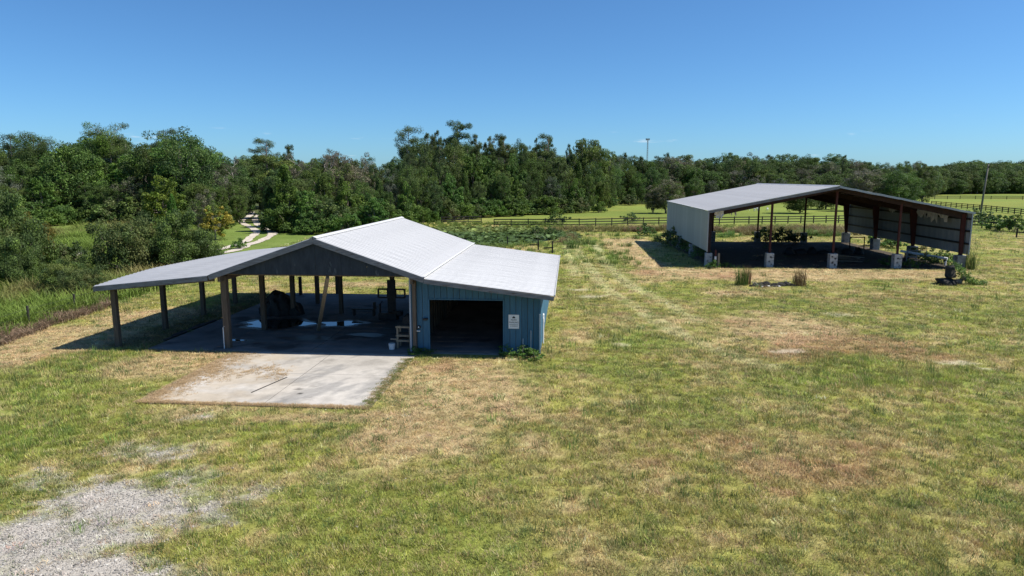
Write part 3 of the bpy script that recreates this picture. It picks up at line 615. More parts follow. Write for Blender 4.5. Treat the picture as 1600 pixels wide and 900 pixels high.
def roof_slope(parent, u0, z0, u1, z1, v0, v1, n, mat, name='roof_panel', z0f=None, z1f=None, nribs=3, tw=0.004):
    w = (v1 - v0) / n
    for i in range(n):
        v = v0 + i * w; a0 = z0f(v + w / 2) if z0f else z0; a1 = z1f(v + w / 2) if z1f else z1
        L = math.hypot(u1 - u0, a1 - a0); ang = math.atan2(a0 - a1, u1 - u0)
        key = (round(L, 2), round(w, 3), mat.name, nribs)
        if key not in _sheet_cache: _sheet_cache[key] = sheet_mesh(name, L, w, mat, nribs)
        link(name, _sheet_cache[key], parent, (u0, v, a0 + rnd.uniform(0, tw)), (rnd.uniform(-1, 1) * tw * .5, ang, 0))
RU, RZ, EUR, EZ, EUL = -10.75, 5.03, -6.08, 3.42, -15.42
NP = 17
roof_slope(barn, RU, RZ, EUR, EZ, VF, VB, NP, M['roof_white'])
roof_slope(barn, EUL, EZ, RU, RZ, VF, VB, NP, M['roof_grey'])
eave_l = lambda v: float(np.interp(v, [27.9, 29.5, 32.1, 36, 40, 43.3], [2.84, 2.95, 3.07, 3.03, 2.95, 2.84]))
for i in range(NP):
    w = (VB - VF) / NP; v = VF + i * w; z0, z1 = eave_l(v), eave_l(v + w); L = 5.5
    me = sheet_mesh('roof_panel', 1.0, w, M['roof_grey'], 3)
    for q in me.vertices:
        t, yy, zz = q.co.x, q.co.y, q.co.z; zl = z0 + (z1 - z0) * yy / w
        q.co = (t * L, yy, zz + zl + (3.40 - zl) * t)
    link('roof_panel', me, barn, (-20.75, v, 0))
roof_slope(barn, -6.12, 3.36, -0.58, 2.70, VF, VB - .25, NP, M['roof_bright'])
MB().prism([(-.16, -.045), (0, .02), (.16, -.045), (.16, -.030), (0, .036), (-.16, -.030)], 'y', VF - .02, VB + .02).build('ridge_cap', M['roof_white'], barn).location = (RU, 0, RZ + .03)
MB().bar((-6.09, VF, 3.435), (-6.09, VB, 3.435), .16, .012).build('flashing', M['white_metal'], barn)
MB().bar((-0.57, VF - .01, 2.70), (-0.57, VB - .24, 2.70), .03, .09).build('eave_trim', M['roof_white'], barn)
# fascia boards along the front and back edges
def rake(u0, z0, u1, z1, v, mat, hgt=.22, drop=.12, name='fascia'):
    MB().bar((u0, v, z0 - drop), (u1, v, z1 - drop), .035, hgt).build(name, mat, barn)
for v in (VF - .02, VB + .02):
    rake(RU, RZ - .01, EUR + .02, EZ - .01, v, M['fascia']); rake(EUL - .02, EZ - .01, RU, RZ - .01, v, M['fascia'])
rake(-20.74, 2.82, -15.5, 3.36, VF - .02, M['fascia'], .2, .10); rake(-6.05, 3.34, -.60, 2.68, VF - .02, M['fascia'], .17, .10); rake(-6.05, 3.34, -.60, 2.68, VB - .23, M['fascia'], .17, .10)
# gable panels: sheets of plywood, butted
def gable(v, tk):
    us = np.linspace(EUL + .25, EUR - .22, 9)
    for a, b in zip(us[:-1], us[1:]):
        top = lambda q: RZ - .06 - abs(q - RU) * (RZ - EZ) / (EUR - RU)
        pts = [(a + .004, 3.44), (b - .004, 3.44), (b - .004, max(top(b), 3.45))] + ([(RU, top(RU))] if a < RU < b else []) + [(a + .004, max(top(a), 3.45))]
        MB().prism(pts, 'y', v, v + tk).build('gable_sheet', M['gable'], barn)
gable(VF + .12, .018); gable(VB - .35, .018)
# posts, beams, rafters, purlins
BV = [28.5, 32.15, 35.8, 39.45, 43.05]
def post(u, v, ztop, w=.21, mat='timber'):
    mb = MB(); mb.prism([(-w / 2, -w / 2), (w / 2, -w / 2), (w / 2, w / 2), (-w / 2, w / 2)], 'z', -.1, ztop)
    o = mb.build('post', M[mat], barn, bevel=.012); o.location = (u, v, 0); return o
for k, v in enumerate(BV):
    post(-20.25, v, eave_l(v) - .20, .22)
    p = post(-15.08, v, 3.3, .26 if k == 0 else .22)
    if k == 0: MB().tube([(.0, -.16, .02), (.0, -.16, 1.0), (.05, -.15, 1.06)], .022, 8).build('conduit', M['white_metal'], p).location = (-.11, 0, 0)
    post(-6.62, v, 3.3, .16, 'timber')
post(-12.65, 36.6, 3.6, .2); post(-9.45, 35.6, 4.2, .22)
for u in (-20.25,):
    for v0, v1 in zip(BV[:-1], BV[1:]): MB().bar((u, v0 - .2, eave_l(v0) - .16), (u, v1 + .0, eave_l(v1) - .16), .09, .22).build('beam', M['timber'], barn)
for u, z in ((-15.08, 3.22), (-6.62, 3.22)): MB().bar((u, VF + .15, z), (u, VB - .4, z), .12, .26).build('beam', M['timber'], barn)
MB().bar((-14.7, VF + .2, 3.54), (-6.85, VF + .2, 3.54), .09, .22).build('beam', M['timber'], barn)
MB().bar((-20.3, VF + .2, 2.72), (-15.3, VF + .2, 3.2), .05, .18).build('beam', M['timber'], barn)
for v in [28.5 + 1.825 * i for i in range(9)]:
    MB().bar((EUL + .1, v, EZ - .10), (RU, v, RZ - .10), .05, .15).build('rafter', M['timber'], barn)
    MB().bar((RU, v, RZ - .10), (EUR - .1, v, EZ - .10), .05, .15).build('rafter', M['timber'], barn)
    MB().bar((EUL + .2, v, 3.40), (EUR - .2, v, 3.40), .05, .14).build('tie', M['timber'], barn)
    MB().bar((-20.6, v, eave_l(v) - .09), (-15.3, v, 3.30), .05, .13).build('rafter', M['timber'], barn)
    MB().bar((-6.2, v, 3.27), (-.75, v, 2.62), .05, .13).build('rafter', M['timber'], barn)
for t in (.15, .4, .65, .9):
    for s_ in (-1, 1): MB().bar((RU + s_ * t * 4.65, VF + .05, RZ - t * 1.61 - .035), (RU + s_ * t * 4.65, VB - .05, RZ - t * 1.61 - .035), .09, .04).build('purlin', M['timber'], barn)
# leaning prop under the front beam
MB().bar((-12.35, 32.2, .06), (-10.35, 28.35, 3.3), .15, .13).build('prop', M['timber_pale'], barn)
# brace at the first post
MB().bar((-15.5, 28.3, 3.15), (-15.95, 28.3, 3.25), .06, .10).build('brace', M['timber'], barn)
# ---- the blue garage under the right lean-to: vertical boards, front / right / left / back
def boards(axis_, fixed, a0, a1, ztop, zbot, side, w=.285, mat='blue', openings=()):
    """boards along u (axis_ 'u', fixed v) or along v (axis_ 'v', fixed u); ztop(a) gives the top"""
    n = max(1, int(round((a1 - a0) / w))); w = (a1 - a0) / n
    for i in range(n):
        lo, hi = a0 + i * w + .008, a0 + (i + 1) * w - .008; zb = zbot
        for (o0, o1, oz) in openings:
            if (lo + hi) / 2 > o0 and (lo + hi) / 2 < o1: zb = oz
        pts = [(lo, zb), (hi, zb), (hi, ztop(hi)), (lo, ztop(lo))]; d = rnd.uniform(0, .006)
        if axis_ == 'u': MB().prism(pts, 'y', min(fixed, fixed + side * (.03 + d)), max(fixed, fixed + side * (.03 + d))).build('siding_board', M[mat], barn, bevel=.004)
        else: MB().prism(pts, 'x', min(fixed, fixed + side * (.03 + d)), max(fixed, fixed + side * (.03 + d))).build('siding_board', M[mat], barn, bevel=.004)
ztl = lambda q: 3.34 - (q + 6.12) * (.66 / 5.54) - .05 if q > -6.12 else 3.40 - (-6.12 - q) * -.0
WF, WR, WL = 28.6, -1.22, -6.80
DO0, DO1, DOZ = -6.02, -2.74, 2.36
boards('u', WF, WL, DO0, ztl, 0.06, -1, .26); boards('u', WF, DO0, DO1, ztl, DOZ, -1, .274); boards('u', WF, DO1, WR, ztl, 0.06, -1, .253)
boards('v', WR, WF, VB - .5, lambda q: ztl(WR), 0.06, 1, .285)
boards('v', WL, WF + .03, VB - .5, lambda q: 3.38, 0.06, -1, .285, 'blue'); boards('u', VB - .5, WL, WR, ztl, 0.06, 1, .285)
def backing(poly, axis_, lo, hi): MB().prism(poly, axis_, lo, hi).build('wall_lining', M['inside'], barn)
backing([(WF + .03, .05), (VB - .53, .05), (VB - .53, 3.3), (WF + .03, 3.3)], 'x', WL + .004, WL + .03); backing([(WF + .03, .05), (VB - .53, .05), (VB - .53, ztl(WR) - .02), (WF + .03, ztl(WR) - .02)], 'x', WR - .03, WR - .004)
backing([(WL + .04, .05), (WR - .04, .05), (WR - .04, ztl(WR) - .02), (WL + .04, 3.3)], 'y', VB - .53, VB - .504)
for a, b in ((WL + .03, DO0 - .004), (DO1 + .004, WR - .03)): backing([(a, .05), (b, .05), (b, ztl(b) - .03), (a, ztl(a) - .03)], 'y', WF + .004, WF + .028)
backing([(DO0, DOZ + .004), (DO1, DOZ + .004), (DO1, ztl(DO1) - .03), (DO0, ztl(DO0) - .03)], 'y', WF + .004, WF + .028)
for v in np.arange(WF + .5, VB - .6, .61):                       # bare studs seen through the doorway
    MB().box((WL + .075, v, 1.65), (.09, .045, 3.2)).build('stud', M['inside'], barn); MB().box((WR - .075, v, 1.3), (.09, .045, 2.5)).build('stud', M['inside'], barn)
MB().box((DO0 + .02, WF - .018, DOZ / 2 + .03), (.05, .08, DOZ - .05)).build('door_jamb', M['blue'], barn); MB().box((DO1 - .02, WF - .018, DOZ / 2 + .03), (.05, .08, DOZ - .05)).build('door_jamb', M['blue'], barn)
MB().box(((DO0 + DO1) / 2, WF - .022, DOZ + .02), (DO1 - DO0, .085, .06)).build('door_head', M['blue'], barn)
MB().box((WL - .01, WF - .03, 1.7), (.07, .10, 3.3)).build('corner_trim', M['trim'], barn); MB().box((WR + .02, WF - .02, 1.35), (.07, .10, 2.6)).build('corner_trim', M['blue'], barn)
MB().box((WR + .02, WF - .085, .95), (.06, .03, 1.7)).build('corner_trim', M['trim'], barn)
# pipes up the front wall and a white riser on the side wall
for u, z1 in ((-1.92, .72), (-1.58, 1.08)): MB().tube([(u, WF - .07, .05), (u, WF - .07, z1)], .02, 8).build('pipe', M['trim'], barn)
MB().tube([(WR + .10, 30.3, .1), (WR + .10, 30.3, 1.25), (WR + .10, 30.36, 1.38), (WR + .10, 30.5, 1.42), (WR + .10, 30.64, 1.38), (WR + .10, 30.7, 1.25), (WR + .10, 30.7, 1.0)], .035, 8).build('pipe', M['white_metal'], barn)
# switch boxes, hose tap and hook on the narrow wall beside the doorway
for u in (-6.64, -6.44): MB().tube([(u, WF - .04, 1.14), (u, WF - .14, 1.14)], [.075, .06], 10).build('wall_socket', M['dark_steel'], barn); MB().tube([(u, WF - .14, 1.15), (u, WF - .17, 1.16)], .03, 8).build('socket_cover', M['white_metal'], barn)
MB().tube([(-6.7, WF - .05, .97), (-6.52, WF - .14, .98), (-6.38, WF - .14, .98)], .022, 8).build('pipe', M['white_metal'], barn)
MB().box((-6.15, WF - .10, 1.50), (.20, .12, .10)).build('latch', M['dark_steel'], barn, bevel=.02)
# ---- notice on the wall
sg = lw_empty('notice_sign', -2.32, WF - .055, 1.45); tag(sg, 'white portrait notice on the blue wall reading PARKING in black print', 'sign')
MB().box((0, 0, 0), (.455, .008, .61)).build('plate', M['sign'], sg, bevel=.002)
def text(s_, size, z, parent, name='lettering'):
    cu = bpy.data.curves.new('t', 'FONT'); cu.body = s_; cu.size = size; cu.align_x = 'CENTER'; cu.extrude = .0015
    to = bpy.data.objects.new('t', cu); COL.objects.link(to); bpy.context.view_layer.update()
    me = bpy.data.meshes.new_from_object(to.evaluated_get(bpy.context.evaluated_depsgraph_get())); bpy.data.objects.remove(to)
    me.materials.clear(); me.materials.append(M['ink'])
    return link(name, me, parent, (0, -.0065, z), (R(90), 0, 0), (1.0, 1, 1))
text('NOW', .095, .045, sg); text('PARKING', .10, -.065, sg)
for i, w in enumerate((.36, .30)): 
    mb = MB(); q = -w / 2
    while q < w / 2: e = min(rnd.uniform(.02, .05), w / 2 - q + .01); mb.box((q + e / 2, -.0065, -.135 - .06 * i), (e, .003, .022)); q += e + .014
    mb.build('small_print', M['ink'], sg)
MB().prism([(-.065, .15), (.065, .15), (.065, .185), (.04, .21), (0, .24), (-.04, .21), (-.065, .185)], 'y', -.008, -.004).build('emblem', M['ink'], sg)

# ---- things standing in the barn
def noise_lump(name, rx, ry, rz, mat, seed, amp=.28, sub=4, parent=None, zlift=.0):
    bm = bmesh.new(); bmesh.ops.create_icosphere(bm, subdivisions=sub, radius=1.0)
    V = np.array([v.co[:] for v in bm.verts]); d = fbm(V[:, 0] * 2 + V[:, 2] * 1.3 + 5, V[:, 1] * 2 - V[:, 2], 0.8, seed, 4) - .5
    e = fbm(V[:, 0] * 7 + V[:, 2] * 4, V[:, 1] * 7 - V[:, 2] * 3, 1.0, seed + 7, 3) - .5
    for v, a, b in zip(bm.verts, d, e): v.co = Vector((v.co.x * rx, v.co.y * ry, max(v.co.z, -.05) * rz)) * (1 + amp * 2 * a + amp * .7 * b)
    me = bpy.data.meshes.new(name); bm.to_mesh(me); bm.free(); me.materials.append(mat); return link(name, me, parent)
heap = lw_empty('scrap_heap', -16.05, 36.2, .05); tag(heap, 'black lumpy scrap heap behind the puddle inside the open barn', 'scrap heap')
noise_lump('heap_body', 1.0, .8, 1.15, M['black'], 3, .34, 4, heap); o = noise_lump('heap_lump', .6, .5, .75, M['black'], 9, .34, 3, heap); o.location = (.75, -.1, 0)
o = MB().tube([(-.9, -.3, .45), (0, -.55, .38), (.95, -.4, .5)], .05, 6).build('pipe', M['dark_steel'], heap)
cart = lw_empty('low_bench', -11.2, 36.1, .05); tag(cart, 'low dark bench beside the middle post, behind the small puddle', 'bench')
MB().box((0, 0, .38), (1.3, .4, .07)).build('seat', M['dark_steel'], cart)
for a in (-.55, .55): MB().box((a, 0, .19), (.07, .34, .37)).build('leg', M['dark_steel'], cart)
MB().box((.6, 0, .58), (.08, .3, .36)).build('end_upright', M['dark_steel'], cart)
mach = lw_empty('post_rack', -9.45, 35.42, .05); tag(mach, 'dark steel rack with two square frames flanking a barn post', 'rack')
for s_ in (-1, 1):
    mb = MB(); x0 = s_ * .22; x1 = s_ * .72
    for a, b in (((x0, 0, 1.15), (x1, 0, 1.15)), ((x0, 0, 1.6), (x1, 0, 1.6)), ((x1, 0, 1.15), (x1, 0, 1.6)), ((x0, 0, 1.15), (x0, 0, 1.6))): mb.bar(a, b, .08, .08, (0, 1, 0))
    mb.build('square_frame', M['dark_steel'], mach)
MB().box((0, -.02, 1.15), (.44, .10, 1.9)).build('column', M['dark_steel'], mach); MB().box((-.15, -.1, .18), (1.0, .6, .36)).build('base', M['dark_steel'], mach, bevel=.03); MB().tube([(-.62, -.1, .1), (-.62, -.1, .8), (-.5, -.1, .95)], .05, 8).build('lever', M['dark_steel'], mach); MB().box((.35, -.15, .35), (.5, .4, .3)).build('motor_box', M['dark_steel'], mach, bevel=.04)
rack = lw_empty('wooden_stand', -7.25, 29.3, .05); tag(rack, 'weathered grey wooden stand leaning at the blue corner of the garage', 'stand')
for a in (-.28, .28):
    for b in (-.25, .25): MB().box((a, b, .5), (.08, .08, 1.0)).build('leg', M['timber_pale'], rack)
for z in (.35, .58, .97):
    for b in (-.25, .25): MB().box((0, b - .055 * (1 if b > 0 else -1) * -1, z), (.70, .03, .075)).build('rail', M['timber_pale'], rack)
    MB().box((0, 0, z + .05), (.62, .42, .02)).build('shelf', M['timber'], rack)
MB().box((-.42, -.28, .42), (.35, .05, .05)).build('handle', M['timber_pale'], rack)
bag = noise_lump('dark_sack', .3, .25, .45, M['black'], 21, .2, 3); bag.location = LW(-7.1, 29.5, 1.08); tag(bag, 'black sack lying on top of the wooden stand', 'sack')
bk = MB().tube([(0, 0, 0), (0, 0, .26), (0, 0, .265), (0, 0, .05)], [.12, .15, .135, .11], 14).build('bucket', M['white_metal']); bk.location = LW(-7.75, 28.85, .05); tag(bk, 'small pale bucket on the barn floor beside the wooden stand', 'bucket')
MB().tube([(-.15, 0, .25), (-.1, -.08, .12), (.1, -.08, .12), (.15, 0, .25)], .006, 6).build('handle', M['dark_steel'], bk)

# timber edge of the barn floor on the left: old planks in the grass
for k, (a, b, z) in enumerate((((-18.75, 29.6), (-18.72, 34.2), .06), ((-18.95, 30.6), (-18.9, 33.4), .05))):
    o = MB().bar((0, 0, 0), Vector((b[0] - a[0], b[1] - a[1], 0)), .14, .06).build('plank', M['timber_dark']); o.location = LW(a[0], a[1], z); o.rotation_euler = (0, 0, -TH); tag(o, ['long dark plank lying against the left edge of the barn floor', 'shorter dark plank lying out in the grass under the lean-to'][k], 'plank')

# ------------------------------------------------------------------ steel shed on the right
shed = lw_empty('steel_shed', 0, 0)
tag(shed, 'open red-framed steel shed on block piers with grey gable roof', 'shed')
SU0, SUR, SU1 = 11.72, 22.25, 32.85; SV0, SV1 = 59.25, 84.4; SZE, SZR = 4.80, 6.88
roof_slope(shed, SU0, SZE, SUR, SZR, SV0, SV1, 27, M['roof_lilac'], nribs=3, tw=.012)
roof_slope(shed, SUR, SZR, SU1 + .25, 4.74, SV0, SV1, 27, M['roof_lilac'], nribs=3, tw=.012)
MB().prism([(-.2, -.06), (0, .02), (.2, -.06), (.2, -.04), (0, .04), (-.2, -.04)], 'y', SV0 - .03, SV1 + .03).build('ridge_cap', M['roof_lilac'], shed).location = (SUR, 0, SZR + .03)
MB().bar((SU0 - .02, SV0 - .03, SZE - .09), (SUR, SV0 - .03, SZR - .09), .03, .24).build('fascia', M['fascia'], shed); 
MB().bar((SU0 - .04, SV0 - .045, SZE + .03), (SUR, SV0 - .045, SZR + .03), .06, .05).build('drip_edge', M['white_metal'], shed); MB().bar((SU0 - .03, SV0 - .03, SZE + .02), (SU0 - .03, SV1, SZE + .02), .06, .05).build('drip_edge', M['white_metal'], shed)
# curled, bent trim along the right rake
for k in range(9):
    t0, t1 = k / 9, (k + 1) / 9; q = lambda t: (SUR + t * (SU1 + .3 - SUR), SZR + t * (4.74 - SZR))
    a, b = q(t0), q(t1); dz = .05 * math.sin(k * 2.1)
    MB().bar((a[0], SV0 - .04, a[1] - .06 + dz * .4), (b[0], SV0 - .04 - .05 * abs(dz), b[1] - .06 - dz * .4), .05, .16).build('rake_trim', M['roof_grey'], shed)
FV = [60.0, 68.1, 76.2, 84.1]
zr = lambda u: SZR - abs(u - SUR) * (SZR - SZE) / (SUR - SU0) if u < SUR else SZR - (u - SUR) * (SZR - 4.74) / (SU1 + .25 - SUR)
for v in FV:                                                    # rigid frames: tapered columns and rafters
    for u, s_ in ((SU0 + .28, 1), (SU1 - .12, -1)):
        zt = zr(u) - .2; TP = .22 if v < 61 else .55; MB().prism([(u - .13, 1.15), (u + .13, 1.15), (u + (TP if s_ > 0 else .13), zt), (u - (.13 if s_ > 0 else TP), zt)], 'y', v - .10, v + .10).build('column', M['red_steel' if u > 20 else 'roof_steel'], shed)
    for a, b in ((SU0 + .2, SUR), (SUR, SU1)):
        za, zb = zr(a) - .10, zr(b) - .10; da, db = (.55, .32) if a < SUR - 1 and b == SUR else (.32, .55)
        MB().prism([(a, za), (b, zb), (b, zb - db), (a, za - da)], 'y', v - .07, v + .07).build('rafter', M['roof_steel'], shed)
inner = [(17.15, 60.0), (22.4, 60.0), (27.65, 60.0), (22.5, 84.1), (27.6, 83.2), (17.2, 84.1)]
for u, v in inner: MB().tube([(u, v, 1.15), (u, v, zr(u) - .4)], .10, 10).build('column', M['red_steel'], shed)
for t in np.linspace(.06, .94, 8):
    for a, b in ((SU0, SUR), (SU1, SUR)):
        u = a + (b - a) * t; MB().bar((u, SV0 + .08, zr(u) - .055), (u, SV1 - .08, zr(u) - .055), .07, .075).build('purlin', M['roof_steel'], shed)
# block piers
def pier(u, v, mat, w=.62, h=1.2, holes=()):
    p = MB().box((0, 0, h / 2 - .05), (w, w, h + .1)).build('pier', M[mat], shed, bevel=.02); p.location = (u, v, 0)
    for z in np.arange(.2, h - .05, .2): MB().box((0, 0, z), (w + .006, w + .006, .012)).build('mortar_joint', M['pedestal_dark'], p)
    for (hx, hz) in holes: MB().box((hx, -w / 2 - .002, hz), (.14, .02, .12)).build('block_core', M['hole'], p)
    return p
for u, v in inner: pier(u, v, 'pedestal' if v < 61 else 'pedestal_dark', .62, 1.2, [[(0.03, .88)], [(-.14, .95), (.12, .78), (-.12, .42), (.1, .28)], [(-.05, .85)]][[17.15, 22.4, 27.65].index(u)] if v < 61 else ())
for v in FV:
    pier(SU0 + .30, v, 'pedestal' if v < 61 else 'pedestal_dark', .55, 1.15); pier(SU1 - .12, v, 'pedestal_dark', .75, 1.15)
# wall sheets (hung on girts, open underneath)
def wall_sheet(name, h, w, mat):
    prof = [(0, 0)]
    for i in range(4): c = (i + .5) * w / 4; prof += [(c - .05, 0), (c - .02, .025), (c + .02, .025), (c + .05, 0)]
    prof += [(w - .004, 0)]; n = len(prof); mb = MB()
    vs = [(-z, y, 0) for y, z in prof] + [(-z, y, h) for y, z in prof] + [(-z + .006, y, 0) for y, z in prof] + [(-z + .006, y, h) for y, z in prof]
    mb.add(vs, [(i, i + 1, n + i + 1, n + i) for i in range(n - 1)] + [(2 * n + i, 3 * n + i, 3 * n + i + 1, 2 * n + i + 1) for i in range(n - 1)] + [(i, 2 * n + i, 2 * n + i + 1, i + 1) for i in range(n - 1)] + [(0, n, 3 * n, 2 * n), (n - 1, 3 * n - 1, 4 * n - 1, 2 * n - 1)])
    return mb.mesh(name, mat)
n = 26; w = (SV1 - SV0) / n
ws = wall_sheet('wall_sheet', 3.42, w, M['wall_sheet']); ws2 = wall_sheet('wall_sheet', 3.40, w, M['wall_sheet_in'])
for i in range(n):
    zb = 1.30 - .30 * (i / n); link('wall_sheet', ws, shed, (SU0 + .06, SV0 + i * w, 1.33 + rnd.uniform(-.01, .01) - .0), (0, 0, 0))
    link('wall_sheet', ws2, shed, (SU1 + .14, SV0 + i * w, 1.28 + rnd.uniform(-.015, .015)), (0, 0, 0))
for z in (2.15, 3.2, 4.2):
    MB().bar((SU0 + .11, SV0 + .05, z), (SU0 + .11, SV1 - .05, z), .06, .16).build('girt', M['red_steel'], shed)
    MB().bar((SU1 + .06, SV0 + .05, z), (SU1 + .06, SV1 - .05, z), .06, .16).build('girt', M['dark_steel'], shed)
MB().bar((SU0 + .0, SV0 - .02, 1.3), (SU0 + .0, SV0 - .02, 4.75), .05, .05).build('corner_trim', M['roof_lilac'], shed); MB().box((SU1 + .12, SV0 - .01, 3.0), (.10, .03, 3.45)).build('corner_trim', M['roof_grey'], shed)
# torn insulation hanging from the roof
def rag(w, h, seed, parent):
    rr = random.Random(seed); n = 8; V = []; F = []
    for i in range(n + 1):
        drop = h * rr.uniform(.35, 1.0); x = w * i / n
        for k in range(4): V.append((x + rr.uniform(-.04, .04), rr.uniform(-.06, .06), -drop * k / 3)); 
    for i in range(n):
        for k in range(3): F.append((i * 4 + k, (i + 1) * 4 + k, (i + 1) * 4 + k + 1, i * 4 + k + 1))
    me = bpy.data.meshes.new('insulation_rag'); me.from_pydata(V, [], F); me.materials.append(M['insul']); o = link('insulation_rag', me, parent)
    md = o.modifiers.new('thick', 'SOLIDIFY'); md.thickness = .02; return o
for (u, v, z, w_, h_, sd, rz) in ((SU1 - .3, 65.6, 4.80, 1.9, 1.0, 1, 90), (SU1 - .3, 63.8, 4.80, 1.8, 1.3, 2, 90), (SU1 - .3, 62.2, 4.80, 1.5, 1.2, 6, 90), (SU1 - .3, 71.6, 4.7, 1.6, .7, 3, 90), (SU0 + .6, 59.7, 4.78, .8, .75, 4, 15), (SU0 + 1.9, 60.2, 4.95, .6, .65, 5, -20)):
    o = rag(w_, h_, sd, shed); o.location = (u, v, z); o.rotation_euler = (0, 0, R(rz))

# ---- things in and beside the shed
def thing_at(name, px, py, label, cat, rz=0.0, group=None):
    p = G(px, py); o = empty(name, (p.x, p.y, gzp(p.x, p.y)), rz); tag(o, label, cat, group); return o
gate = lw_empty('tube_gate', 31.2, 63.6, 0); tag(gate, 'small tubular gate panel standing in weeds near the right wall of the steel shed', 'gate')
for z in (.3, .6, .9, 1.15): MB().tube([(-.9, .3, z), (.55, -.1, z)], .03, 6).build('rail', M['pedestal_dark'], gate)
for t in (0, .5, 1): MB().tube([(-.9 + 1.45 * t, .3 - .4 * t, .0), (-.9 + 1.45 * t, .3 - .4 * t, 1.2)], .035, 6).build('stile', M['pedestal_dark'], gate)
pp = lw_empty('white_pipe', 31.6, 62.9, 0); tag(pp, 'long white pipe lying raised in the weeds at the right side of the steel shed', 'pipe')
MB().tube([(-1.6, 1.6, 1.0), (1.2, -.9, .62)], .11, 10).build('barrel', M['white_metal'], pp); MB().tube([(1.1, -.8, .0), (1.1, -.8, .62)], .09, 10).build('riser', M['white_metal'], pp); MB().tube([(-1.3, 1.35, .0), (-1.3, 1.35, 1.0)], .06, 8).build('prop', M['dark_steel'], pp)
fr = lw_empty('metal_hoop', 31.0, 76.5, 0); tag(fr, 'square metal hoop standing behind the piers deep inside the steel shed', 'hoop')
for a in (-.75, .75): MB().tube([(a, 0, 0), (a, 0, 1.25)], .06, 8).build('leg', M['dark_steel'], fr)
MB().tube([(-.78, 0, 1.25), (.78, 0, 1.25)], .06, 8).build('top_rail', M['dark_steel'], fr)
lum = lw_empty('lumber_pile', 24.9, 63.8, 0); tag(lum, 'pile of old boards on the dirt floor of the steel shed', 'lumber pile')
for k in range(16): MB().bar((rnd.uniform(-1.6, -.7), rnd.uniform(-.5, .5), .05 + .045 * k), (rnd.uniform(.6, 1.7), rnd.uniform(-.5, .5), .05 + .03 * k), .16, .04).build('board', M['timber' if k % 3 else 'timber_pale'], lum)
jk = lw_empty('junk_row', 25.5, 70.5, 0); tag(jk, 'dark row of farm junk along the middle of the steel shed floor', 'junk')
for k in range(7): o = noise_lump('junk_lump', .5 + .2 * rnd.random(), .5, .45 + .35 * rnd.random(), M['black'], 40 + k, .3, 2, jk); o.location = (-3.4 + k * 1.15, rnd.uniform(-.6, .6), 0)
st = lw_empty('marker_post', SU0 + .75, 59.3, 0); tag(st, 'short red and white marker post at the left front pier of the shed', 'post')
MB().box((0, 0, .75), (.12, .12, 1.5)).build('shaft', M['red_steel'], st); MB().box((0, -.01, .8), (.15, .13, .28)).build('white_band', M['white_metal'], st); MB().box((.3, .1, .6), (.16, .16, 1.2)).build('stub', M['timber_pale'], st)

# ------------------------------------------------------------------ trees
def leaves(C, RAD, cnt, size, cols, rg, aspect=.55, upb=.35, shell=.45, droop=0.0, sizev=.35):
    """C (n,3) clump centres, RAD (n,3) clump radii, cnt leaves each -> kite-shaped leaf clusters"""
    n = len(C); N_ = n * cnt
    d = rg.normal(size=(N_, 3)); d /= np.linalg.norm(d, axis=1)[:, None]
    r = (shell + (1 - shell) * rg.random(N_)) ** (1 / 1.6)
    ci = np.repeat(np.arange(n), cnt); p = C[ci] + d * RAD[ci] * r[:, None]
    nm = d * .7 + rg.normal(size=(N_, 3)) * .55; nm[:, 2] += upb; nm /= np.linalg.norm(nm, axis=1)[:, None]
    t = rg.normal(size=(N_, 3)); t[:, 2] -= droop; t -= nm * (t * nm).sum(1)[:, None]; t /= np.linalg.norm(t, axis=1)[:, None]
    b = np.cross(nm, t); s = size * rg.uniform(1 - sizev, 1 + sizev, N_)[:, None]
    V = np.stack([p - t * s * .5, p + b * s * aspect * .5 - nm * s * .08, p + t * s * .5, p - b * s * aspect * .5 - nm * s * .08], 1).reshape(-1, 3)
    F = np.arange(N_ * 4).reshape(-1, 4)
    cl = np.asarray(cols)[rg.integers(0, len(cols), n)][ci] * rg.lognormal(0, .12, (n, 1))[ci] * rg.lognormal(0, .22, (N_, 1))
    return V, F, np.repeat(cl, 4, axis=0)
def crown_mesh(name, parts):
    Vs, Fs, Cs, b = [], [], [], 0
    for V, F, C in parts: Vs.append(V); Fs.append(F + b); Cs.append(C); b += len(V)
    return np_mesh(name, np.concatenate(Vs), np.concatenate(Fs), M['leaf'], {'lcol': np.clip(np.concatenate(Cs), .004, .7)})
def limb(mb, a, b, r0, r1, rr, n=5, seg=4):
    a = Vector(a); b = Vector(b); L = (b - a).length; pts = []; rs = []
    for k in range(seg + 1):
        t = k / seg; q = a.lerp(b, t); j = L * .06 * math.sin(math.pi * t); pts.append(q + Vector((rr.uniform(-j, j), rr.uniform(-j, j), rr.uniform(-j * .3, j) + .10 * L * math.sin(math.pi * t) * .4))); rs.append(r0 + (r1 - r0) * t)
    mb.tube(pts, rs, n)
OAK = [(.068, .108, .030), (.086, .134, .034), (.055, .088, .029), (.108, .152, .042)]
PINE = [(.074, .112, .042), (.060, .094, .040), (.092, .132, .042)]
MOSS = [(.150, .150, .115), (.120, .125, .090), (.085, .100, .055), (.175, .170, .135)]
BRIGHT = [(.085, .150, .030), (.105, .170, .034), (.070, .125, .030)]
YEL = [(.20, .20, .03), (.12, .17, .03), (.26, .24, .04)]
DEAD = [(.17, .14, .12), (.20, .17, .145), (.13, .11, .09)]
